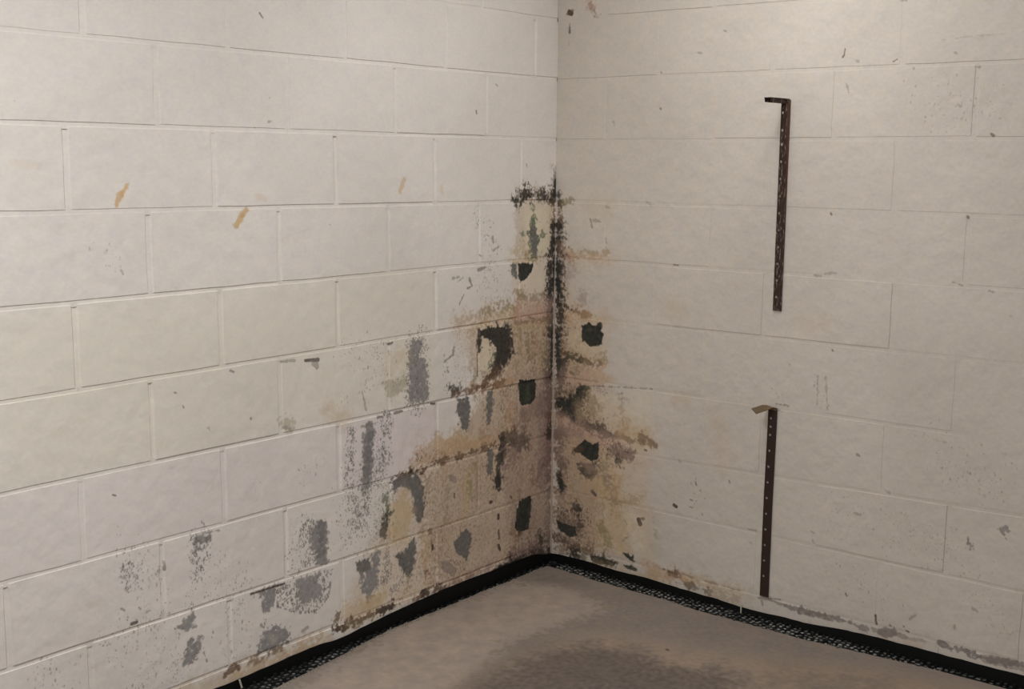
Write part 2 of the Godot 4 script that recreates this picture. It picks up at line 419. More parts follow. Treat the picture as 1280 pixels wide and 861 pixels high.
		["yellow", 0.35, 0.0195, [Vector2(0.774, 0.797), Vector2(0.767, 0.774)]],
		["yellow", 0.4, 0.0735, [Vector2(0.795, 0.746), Vector2(0.754, 0.753)]],
		["scuff", 0.7, 0.0053, [Vector2(1.224, 0.806), Vector2(1.179, 0.805)]],
		["dot", 0.8, 0.0096, [Vector2(1.139, 0.800), Vector2(1.092, 0.796)]],
		["scuff", 0.7, 0.0159, [Vector2(1.110, 0.792), Vector2(1.098, 0.777)]],
		["olive", 0.5, 0.0314, [Vector2(1.212, 0.635), Vector2(1.201, 0.624)]],
		["tan", 0.6, 0.0375, [Vector2(1.053, 0.646), Vector2(0.998, 0.609)]],
		["scuff", 0.6, 0.0081, [Vector2(1.218, 0.624), Vector2(1.201, 0.615)]],
		["dot", 0.7, 0.0062, [Vector2(0.814, 0.809), Vector2(0.801, 0.812)]],
		["dot", 0.8, 0.0076, [Vector2(0.630, 0.600), Vector2(0.612, 0.598)]],
		["dot", 0.6, 0.0062, [Vector2(0.864, 0.594), Vector2(0.844, 0.594)]],
		["dot", 0.6, 0.0063, [Vector2(0.823, 0.595), Vector2(0.810, 0.596)]],
		["dot", 0.6, 0.0063, [Vector2(0.793, 0.595), Vector2(0.758, 0.597)]],
		["rust", 0.9, 0.0325, [Vector2(0.436, 0.619), Vector2(0.335, 0.615), Vector2(0.231, 0.612)]],
		["brown", 0.8, 0.0132, [Vector2(0.529, 0.616), Vector2(0.396, 0.618)]],
		["brown", 0.9, 0.0162, [Vector2(0.396, 0.618), Vector2(0.282, 0.619)]],
		["rust", 0.9, 0.0136, [Vector2(0.307, 0.622), Vector2(0.277, 0.607)]],
		["greydk", 1, 0, [Vector2(0.506, 0.600), Vector2(0.452, 0.597), Vector2(0.444, 0.556), Vector2(0.448, 0.517), Vector2(0.463, 0.477), Vector2(0.487, 0.499), Vector2(0.506, 0.545)]],
		["fuzz", 0.5, 0.0212, [Vector2(0.499, 0.512), Vector2(0.479, 0.482)]],
		["greydk", 0.9, 0, [Vector2(0.356, 0.602), Vector2(0.331, 0.601), Vector2(0.331, 0.517), Vector2(0.351, 0.482), Vector2(0.367, 0.517)]],
		["speck", 0.8, 0.0271, [Vector2(0.380, 0.533), Vector2(0.363, 0.495)]],
		["fuzz", 0.8, 0.033, [Vector2(0.281, 0.586), Vector2(0.239, 0.596)]],
		["fuzz", 0.6, 0.022, [Vector2(0.293, 0.546), Vector2(0.280, 0.525)]],
		["greyspk", 1, 0.0335, [Vector2(0.974, 0.567), Vector2(0.977, 0.414)]],
		["grey", 1, 0.0462, [Vector2(0.897, 0.563), Vector2(0.912, 0.400)]],
		["greydk", 0.5, 0.0292, [Vector2(0.894, 0.541), Vector2(0.912, 0.435)]],
		["greyspk", 1, 0.0492, [Vector2(0.830, 0.582), Vector2(0.838, 0.470)]],
		["greyspk", 0.8, 0.0494, [Vector2(0.838, 0.470), Vector2(0.873, 0.402)]],
		["scuff", 0.8, 0.0087, [Vector2(0.929, 0.576), Vector2(0.884, 0.576)]],
		["rust", 1, 0, [Vector2(0.699, 0.464), Vector2(0.608, 0.491), Vector2(0.395, 0.446), Vector2(0.207, 0.458), Vector2(0.184, 0.409), Vector2(0.395, 0.414), Vector2(0.609, 0.406), Vector2(0.743, 0.391)]],
		["yellow", 0.7, 0.0426, [Vector2(0.571, 0.467), Vector2(0.395, 0.430)]],
		["brown", 0.9, 0.0132, [Vector2(0.777, 0.388), Vector2(0.700, 0.392), Vector2(0.609, 0.406), Vector2(0.494, 0.405), Vector2(0.395, 0.408), Vector2(0.228, 0.406)]],
		["dark", 0.9, 0.0077, [Vector2(0.728, 0.401), Vector2(0.678, 0.396)]],
		["fuzz", 0.7, 0.0361, [Vector2(0.682, 0.440), Vector2(0.608, 0.432)]],
		["rust", 0.8, 0.0389, [Vector2(0.230, 0.537), Vector2(0.263, 0.459)]],
		["dark", 0.6, 0.0563, [Vector2(0.262, 0.431), Vector2(0.162, 0.394)]],
		["plum", 0.7, 0.0678, [Vector2(0.185, 0.418), Vector2(0.227, 0.355)]],
		["greydk", 1, 0, [Vector2(0.805, 0.391), Vector2(0.693, 0.386), Vector2(0.664, 0.334), Vector2(0.664, 0.256), Vector2(0.690, 0.220), Vector2(0.711, 0.266), Vector2(0.722, 0.341), Vector2(0.771, 0.361), Vector2(0.799, 0.342)]],
		["fuzz", 0.6, 0.0207, [Vector2(0.686, 0.390), Vector2(0.661, 0.276)]],
		["yellow", 1, 0, [Vector2(0.813, 0.315), Vector2(0.729, 0.317), Vector2(0.715, 0.215), Vector2(0.814, 0.193)]],
		["yellow", 0.8, 0.0562, [Vector2(0.807, 0.225), Vector2(0.755, 0.199)]],
		["tan", 0.8, 0.0612, [Vector2(0.761, 0.323), Vector2(0.743, 0.274)]],
		["greyspk", 1, 0.0733, [Vector2(0.939, 0.372), Vector2(0.940, 0.306)]],
		["speck", 1, 0.1376, [Vector2(0.954, 0.395), Vector2(0.873, 0.402), Vector2(0.874, 0.253), Vector2(0.973, 0.264)]],
		["green", 0.9, 0.0226, [Vector2(0.826, 0.343), Vector2(0.834, 0.269)]],
		["dark", 0.7, 0.0226, [Vector2(0.837, 0.282), Vector2(0.844, 0.221)]],
		["yellow", 0.9, 0.038, [Vector2(0.451, 0.348), Vector2(0.466, 0.211)]],
		["olive", 0.7, 0.0218, [Vector2(0.443, 0.314), Vector2(0.443, 0.255)]],
		["olive", 0.6, 0.0133, [Vector2(0.552, 0.310), Vector2(0.560, 0.205)]],
		["scuff", 0.8, 0.0213, [Vector2(0.541, 0.345), Vector2(0.521, 0.330)]],
		["dot", 0.8, 0.0068, [Vector2(0.521, 0.285), Vector2(0.521, 0.272)]],
		["speck", 0.7, 0.1083, [Vector2(0.609, 0.243), Vector2(0.393, 0.139)]],
		["greydk", 0.9, 0.0303, [Vector2(0.342, 0.387), Vector2(0.341, 0.332)]],
		["dark", 0.9, 0.0334, [Vector2(0.279, 0.415), Vector2(0.270, 0.363)]],
		["plum", 0.9, 0.0392, [Vector2(0.262, 0.389), Vector2(0.278, 0.309)]],
		["black", 0.9, 0.0224, [Vector2(0.299, 0.307), Vector2(0.303, 0.269)]],
		["dark", 0.8, 0.0335, [Vector2(0.296, 0.368), Vector2(0.303, 0.269)]],
		["dot", 1, 0.0095, [Vector2(0.299, 0.251), Vector2(0.294, 0.248)]],
		["dot", 1, 0.0107, [Vector2(0.340, 0.218), Vector2(0.332, 0.217)]],
		["dot", 1, 0.012, [Vector2(0.298, 0.164), Vector2(0.298, 0.153)]],
		["dot", 0.7, 0.0097, [Vector2(0.297, 0.108), Vector2(0.293, 0.081)]],
		["dot", 0.9, 0.0121, [Vector2(0.297, 0.057), Vector2(0.288, 0.040)]],
		["dot", 0.6, 0.0073, [Vector2(0.234, 0.215), Vector2(0.225, 0.207)]],
		["speck", 0.9, 0.0674, [Vector2(0.394, 0.277), Vector2(0.224, 0.127)]],
		["black", 1, 0, [Vector2(0.186, 0.187), Vector2(0.119, 0.193), Vector2(0.122, 0.115), Vector2(0.135, 0.075), Vector2(0.179, 0.071), Vector2(0.202, 0.093)]],
		["brown", 0.9, 0.0204, [Vector2(0.179, 0.074), Vector2(0.179, 0.056)]],
		["fuzz", 0.5, 0.0288, [Vector2(0.207, 0.181), Vector2(0.198, 0.107)]],
		["speck", 0.9, 0.0416, [Vector2(0.063, 0.155), Vector2(0.024, 0.081)]],
		["plum", 0.5, 0.0414, [Vector2(0.113, 0.131), Vector2(0.078, -0.025)]],
		["dark", 0.9, 0.0269, [Vector2(0.061, 0.036), Vector2(0.051, 0.004)]],
		["fuzz", 0.9, 0.0596, [Vector2(0.133, -0.011), Vector2(0.013, 0.025)]],
		["plum", 0.7, 0.0589, [Vector2(0.223, -0.002), Vector2(0.060, -0.012)]],
		["greydk", 1, 0, [Vector2(0.486, 0.147), Vector2(0.462, 0.153), Vector2(0.438, 0.139), Vector2(0.438, 0.094), Vector2(0.462, 0.051), Vector2(0.513, 0.086), Vector2(0.521, 0.123)]],
		["fuzz", 0.7, 0.0327, [Vector2(0.552, 0.064), Vector2(0.493, 0.026)]],
		["scuff", 0.8, 0.0326, [Vector2(0.567, 0.057), Vector2(0.529, 0.025)]],
		["greydk", 1, 0, [Vector2(0.708, 0.185), Vector2(0.705, 0.135), Vector2(0.720, 0.063), Vector2(0.759, 0.084), Vector2(0.794, 0.147), Vector2(0.751, 0.157)]],
		["fuzz", 0.8, 0.0258, [Vector2(0.773, 0.152), Vector2(0.759, 0.092)]],
		["greydk", 1, 0, [Vector2(0.955, 0.164), Vector2(0.902, 0.173), Vector2(0.896, 0.128), Vector2(0.936, 0.124), Vector2(0.955, 0.144)]],
		["grey", 1, 0, [Vector2(0.895, 0.178), Vector2(0.865, 0.178), Vector2(0.870, 0.063), Vector2(0.911, 0.036), Vector2(0.936, 0.082), Vector2(0.942, 0.131), Vector2(0.896, 0.128)]],
		["greyspk", 1, 0.0356, [Vector2(0.828, 0.151), Vector2(0.836, 0.087)]],
		["greyspk", 0.8, 0.031, [Vector2(0.773, 0.062), Vector2(0.802, 0.031)]],
		["speck", 0.8, 0.0519, [Vector2(0.860, 0.073), Vector2(0.665, 0.059)]],
		["brown", 0.8, 0.0106, [Vector2(0.639, 0.192), Vector2(0.624, 0.120)]],
		["dot", 1, 0.0113, [Vector2(0.624, 0.136), Vector2(0.624, 0.125)]],
		["yellow", 0.8, 0.037, [Vector2(0.650, 0.168), Vector2(0.650, 0.094)]],
		["rust", 0.7, 0.0212, [Vector2(0.672, 0.121), Vector2(0.654, 0.042)]],
		["brown", 0.8, 0.0106, [Vector2(0.658, 0.054), Vector2(0.658, 0.041)]],
		["fuzz", 0.5, 0.0267, [Vector2(0.583, 0.179), Vector2(0.583, 0.131)]],
		["yellow", 0.9, 0.0552, [Vector2(0.993, 0.023), Vector2(0.877, 0.014)]],
		["yellow", 0.9, 0.0406, [Vector2(0.904, 0.019), Vector2(0.850, 0.034)]],
		["yellow", 0.5, 0.0369, [Vector2(0.774, 0.010), Vector2(0.628, 0.014)]],
		["greyspk", 1, 0.0556, [Vector2(1.506, 0.378), Vector2(1.508, 0.339)]],
		["greyspk", 0.9, 0.0343, [Vector2(1.515, 0.341), Vector2(1.520, 0.286)]],
		["greydk", 0.7, 0.0171, [Vector2(1.517, 0.372), Vector2(1.477, 0.370)]],
		["scuff", 0.8, 0.0039, [Vector2(1.486, 0.386), Vector2(1.443, 0.384)]],
		["speck", 1, 0.03, [Vector2(1.529, 0.291), Vector2(1.550, 0.199)]],
		["speck", 0.7, 0.1098, [Vector2(1.498, 0.272), Vector2(1.384, 0.207)]],
		["scuff", 0.9, 0.0063, [Vector2(1.614, 0.343), Vector2(1.615, 0.322)]],
		["scuff", 0.6, 0.0062, [Vector2(1.631, 0.333), Vector2(1.632, 0.316)]],
		["grey", 1, 0, [Vector2(1.123, 0.329), Vector2(1.072, 0.324), Vector2(1.064, 0.250), Vector2(1.068, 0.198), Vector2(1.114, 0.201), Vector2(1.125, 0.247), Vector2(1.136, 0.297)]],
		["greydk", 0.5, 0.0238, [Vector2(1.090, 0.314), Vector2(1.092, 0.233)]],
		["greyspk", 1, 0.0516, [Vector2(1.144, 0.329), Vector2(1.140, 0.234)]],
		["speck", 1, 0.0699, [Vector2(1.174, 0.324), Vector2(1.182, 0.209)]],
		["speck", 0.7, 0.0484, [Vector2(1.004, 0.308), Vector2(1.005, 0.255)]],
		["greyspk", 1, 0, [Vector2(1.314, 0.183), Vector2(1.261, 0.186), Vector2(1.212, 0.178), Vector2(1.123, 0.184), Vector2(1.050, 0.172), Vector2(1.064, 0.093), Vector2(1.114, 0.056), Vector2(1.191, 0.075), Vector2(1.262, 0.119), Vector2(1.305, 0.109)]],
		["grey", 1, 0, [Vector2(1.308, 0.179), Vector2(1.261, 0.182), Vector2(1.265, 0.139), Vector2(1.296, 0.111), Vector2(1.310, 0.124)]],
		["grey", 0.9, 0, [Vector2(1.183, 0.172), Vector2(1.106, 0.170), Vector2(1.095, 0.102), Vector2(1.161, 0.097), Vector2(1.190, 0.129)]],
		["dot", 0.9, 0.0058, [Vector2(1.347, 0.181), Vector2(1.303, 0.180), Vector2(1.229, 0.178)]],
		["grey", 1, 0, [Vector2(1.321, 0.026), Vector2(1.301, 0.056), Vector2(1.267, 0.065), Vector2(1.230, 0.051), Vector2(1.207, 0.020), Vector2(1.222, 0.003), Vector2(1.291, -0.003), Vector2(1.327, 0.004)]],
		["greydk", 0.6, 0.0093, [Vector2(1.325, 0.006), Vector2(1.280, 0.001), Vector2(1.217, 0.006)]],
		["pale", 0.9, 0.007, [Vector2(1.279, 0.029), Vector2(1.276, 0.025)]],
		["speck", 0.9, 0.0275, [Vector2(1.327, 0.099), Vector2(1.300, 0.075)]],
		["scuff", 0.8, 0.0069, [Vector2(1.314, 0.084), Vector2(1.306, 0.072)]],
		["scuff", 0.7, 0.0086, [Vector2(1.169, 0.020), Vector2(1.151, 0.024)]],
		["grey", 1, 0, [Vector2(1.588, 0.159), Vector2(1.559, 0.174), Vector2(1.531, 0.179), Vector2(1.530, 0.143), Vector2(1.565, 0.143)]],
		["grey", 1, 0, [Vector2(1.558, 0.117), Vector2(1.541, 0.122), Vector2(1.529, 0.101), Vector2(1.534, 0.043), Vector2(1.568, 0.050), Vector2(1.569, 0.086)]],
		["grey", 0.9, 0.0196, [Vector2(1.519, 0.102), Vector2(1.522, 0.081)]],
		["speck", 0.9, 0.0257, [Vector2(1.597, 0.138), Vector2(1.588, 0.048)]],
		["scuff", 0.8, 0.0053, [Vector2(1.505, 0.065), Vector2(1.496, 0.037)]],
		["greyspk", 0.8, 0.0406, [Vector2(1.720, 0.352), Vector2(1.715, 0.314)]],
		["scuff", 0.9, 0.0061, [Vector2(1.742, 0.256), Vector2(1.735, 0.250)]],
		["dot", 0.8, 0.0088, [Vector2(1.715, 0.208), Vector2(1.701, 0.208)]],
		["scuff", 0.6, 0.0049, [Vector2(1.693, 0.241), Vector2(1.689, 0.238)]],
		["scuff", 0.5, 0.005, [Vector2(1.671, 0.228), Vector2(1.661, 0.228)]],
		["drip", 0.15, 0.0159, [Vector2(1.827, 0.289), Vector2(1.793, 0.289)]],
		["speck", 0.7, 0.0903, [Vector2(1.707, 0.390), Vector2(1.656, 0.251)]],
		["speck", 0.65, 0.1039, [Vector2(1.750, 0.176), Vector2(1.624, 0.157)]],
		["speck", 0.6, 0.0762, [Vector2(1.710, 0.058), Vector2(1.606, 0.032)]],
		["speck", 0.65, 0.0989, [Vector2(1.413, 0.114), Vector2(1.389, 0.038)]],
		["speck", 0.6, 0.0785, [Vector2(1.941, 0.157), Vector2(1.881, 0.137)]],
		["rust", 0.6, 0.0328, [Vector2(1.418, -0.043), Vector2(1.281, -0.039), Vector2(1.073, -0.039)]],
		["yellow", 0.6, 0.0325, [Vector2(1.391, -0.025), Vector2(1.223, -0.034)]],
		["tan", 0.8, 0.0504, [Vector2(1.572, -0.030), Vector2(1.392, -0.041), Vector2(1.104, -0.044)]],
		["rust", 0.6, 0.0289, [Vector2(1.170, -0.016), Vector2(1.119, -0.020)]],
		["brown", 0.9, 0.0113, [Vector2(1.436, -0.015), Vector2(1.401, -0.013)]],
		["brown", 0.6, 0.0093, [Vector2(1.391, -0.012), Vector2(1.308, -0.013), Vector2(1.237, -0.015)]],
		["dark", 1, 0.0148, [Vector2(1.047, -0.010), Vector2(1.009, -0.017)]],
		["brown", 1, 0.0175, [Vector2(1.035, -0.012), Vector2(0.961, -0.012), Vector2(0.878, -0.014)]],
		["brown", 0.9, 0.0155, [Vector2(0.878, -0.014), Vector2(0.774, -0.008)]],
		["dark", 0.8, 0.0129, [Vector2(0.864, -0.013), Vector2(0.781, -0.011)]],
		["olive", 0.7, 0.0151, [Vector2(0.993, -0.014), Vector2(0.878, -0.019)]],
		["brown", 0.8, 0.0133, [Vector2(0.717, -0.014), Vector2(0.609, -0.013)]],
		["dark", 0.9, 0.0161, [Vector2(0.665, -0.013), Vector2(0.567, -0.016)]],
		["brown", 0.7, 0.0138, [Vector2(0.552, -0.021), Vector2(0.433, -0.012)]],
		["plum", 0.8, 0.0169, [Vector2(0.453, -0.018), Vector2(0.330, -0.006)]],
		["brown", 0.8, 0.0172, [Vector2(1.047, 0.002), Vector2(1.028, 0.026)]],
		["dark", 1, 0, [Vector2(0.313, -0.027), Vector2(0.240, -0.021), Vector2(0.169, -0.019), Vector2(0.069, -0.027), Vector2(-0.007, -0.025), Vector2(-0.007, -0.052), Vector2(0.155, -0.046), Vector2(0.291, -0.045)]],
		["smut", 1, 0, [Vector2(0.321, -0.025), Vector2(0.223, -0.005), Vector2(0.060, -0.012), Vector2(-0.016, -0.031), Vector2(-0.017, -0.067), Vector2(0.178, -0.052), Vector2(0.291, -0.050)]],
		["dark", 0.9, 0, [Vector2(0.300, -0.025), Vector2(0.222, -0.017), Vector2(0.156, -0.017), Vector2(0.178, -0.040), Vector2(0.274, -0.041)]],
		["black", 0.8, 0, [Vector2(0.300, -0.019), Vector2(0.222, -0.026), Vector2(0.169, -0.034), Vector2(0.222, -0.043), Vector2(0.300, -0.042)]],
		["pink", 0.6, 0.0331, [Vector2(0.628, -0.024), Vector2(0.351, -0.023)]],
		["dot", 0.6, 0.0043, [Vector2(1.271, 1.723), Vector2(1.261, 1.712)]],
		["scuff", 0.6, 0.0037, [Vector2(1.245, 1.510), Vector2(1.243, 1.506)]],
		["scuff", 0.6, 0.0037, [Vector2(1.250, 1.448), Vector2(1.236, 1.451)]],
		["dot", 0.5, 0.0043, [Vector2(0.324, 1.597), Vector2(0.316, 1.592)]],
		["dot", 0.6, 0.0042, [Vector2(0.421, 1.510), Vector2(0.418, 1.500)]],
		["scuff", 0.6, 0.0026, [Vector2(1.950, 1.471), Vector2(1.947, 1.470)]],
		["dot", 0.6, 0.005, [Vector2(1.752, 0.546), Vector2(1.744, 0.542)]],
		["scuff", 0.6, 0.0036, [Vector2(1.747, 0.473), Vector2(1.741, 0.463)]],
		["dot", 0.5, 0.0043, [Vector2(1.568, 0.771), Vector2(1.564, 0.769)]],
		["dot", 0.5, 0.0044, [Vector2(1.544, 0.733), Vector2(1.542, 0.728)]],
		["dot", 0.5, 0.0046, [Vector2(1.334, 0.668), Vector2(1.332, 0.665)]],
		["dot", 0.5, 0.0045, [Vector2(1.395, 0.804), Vector2(1.385, 0.800)]],
		["scuff", 0.5, 0.0032, [Vector2(1.471, 0.665), Vector2(1.466, 0.658)]],
		["scuff", 0.5, 0.0037, [Vector2(1.300, 1.434), Vector2(1.287, 1.430)]],
		["dot", 0.6, 0.0045, [Vector2(0.164, 1.344), Vector2(0.160, 1.336)]],
		["scuff", 0.5, 0.0033, [Vector2(1.046, 1.173), Vector2(1.040, 1.171)]],
		["scuff", 0.5, 0.0034, [Vector2(0.990, 1.076), Vector2(0.984, 1.074)]],
		["scuff", 0.6, 0.0035, [Vector2(1.595, 1.137), Vector2(1.588, 1.133)]],
		["speck", 0.5, 0.0309, [Vector2(1.348, 0.499), Vector2(1.321, 0.472)]],
		["speck", 0.5, 0.0555, [Vector2(1.152, 0.482), Vector2(1.107, 0.497)]],
		["scuff", 0.5, 0.0046, [Vector2(1.703, 1.085), Vector2(1.699, 1.077)]],
		["speck", 0.4, 0.0488, [Vector2(1.758, 1.132), Vector2(1.728, 1.111)]],
	]

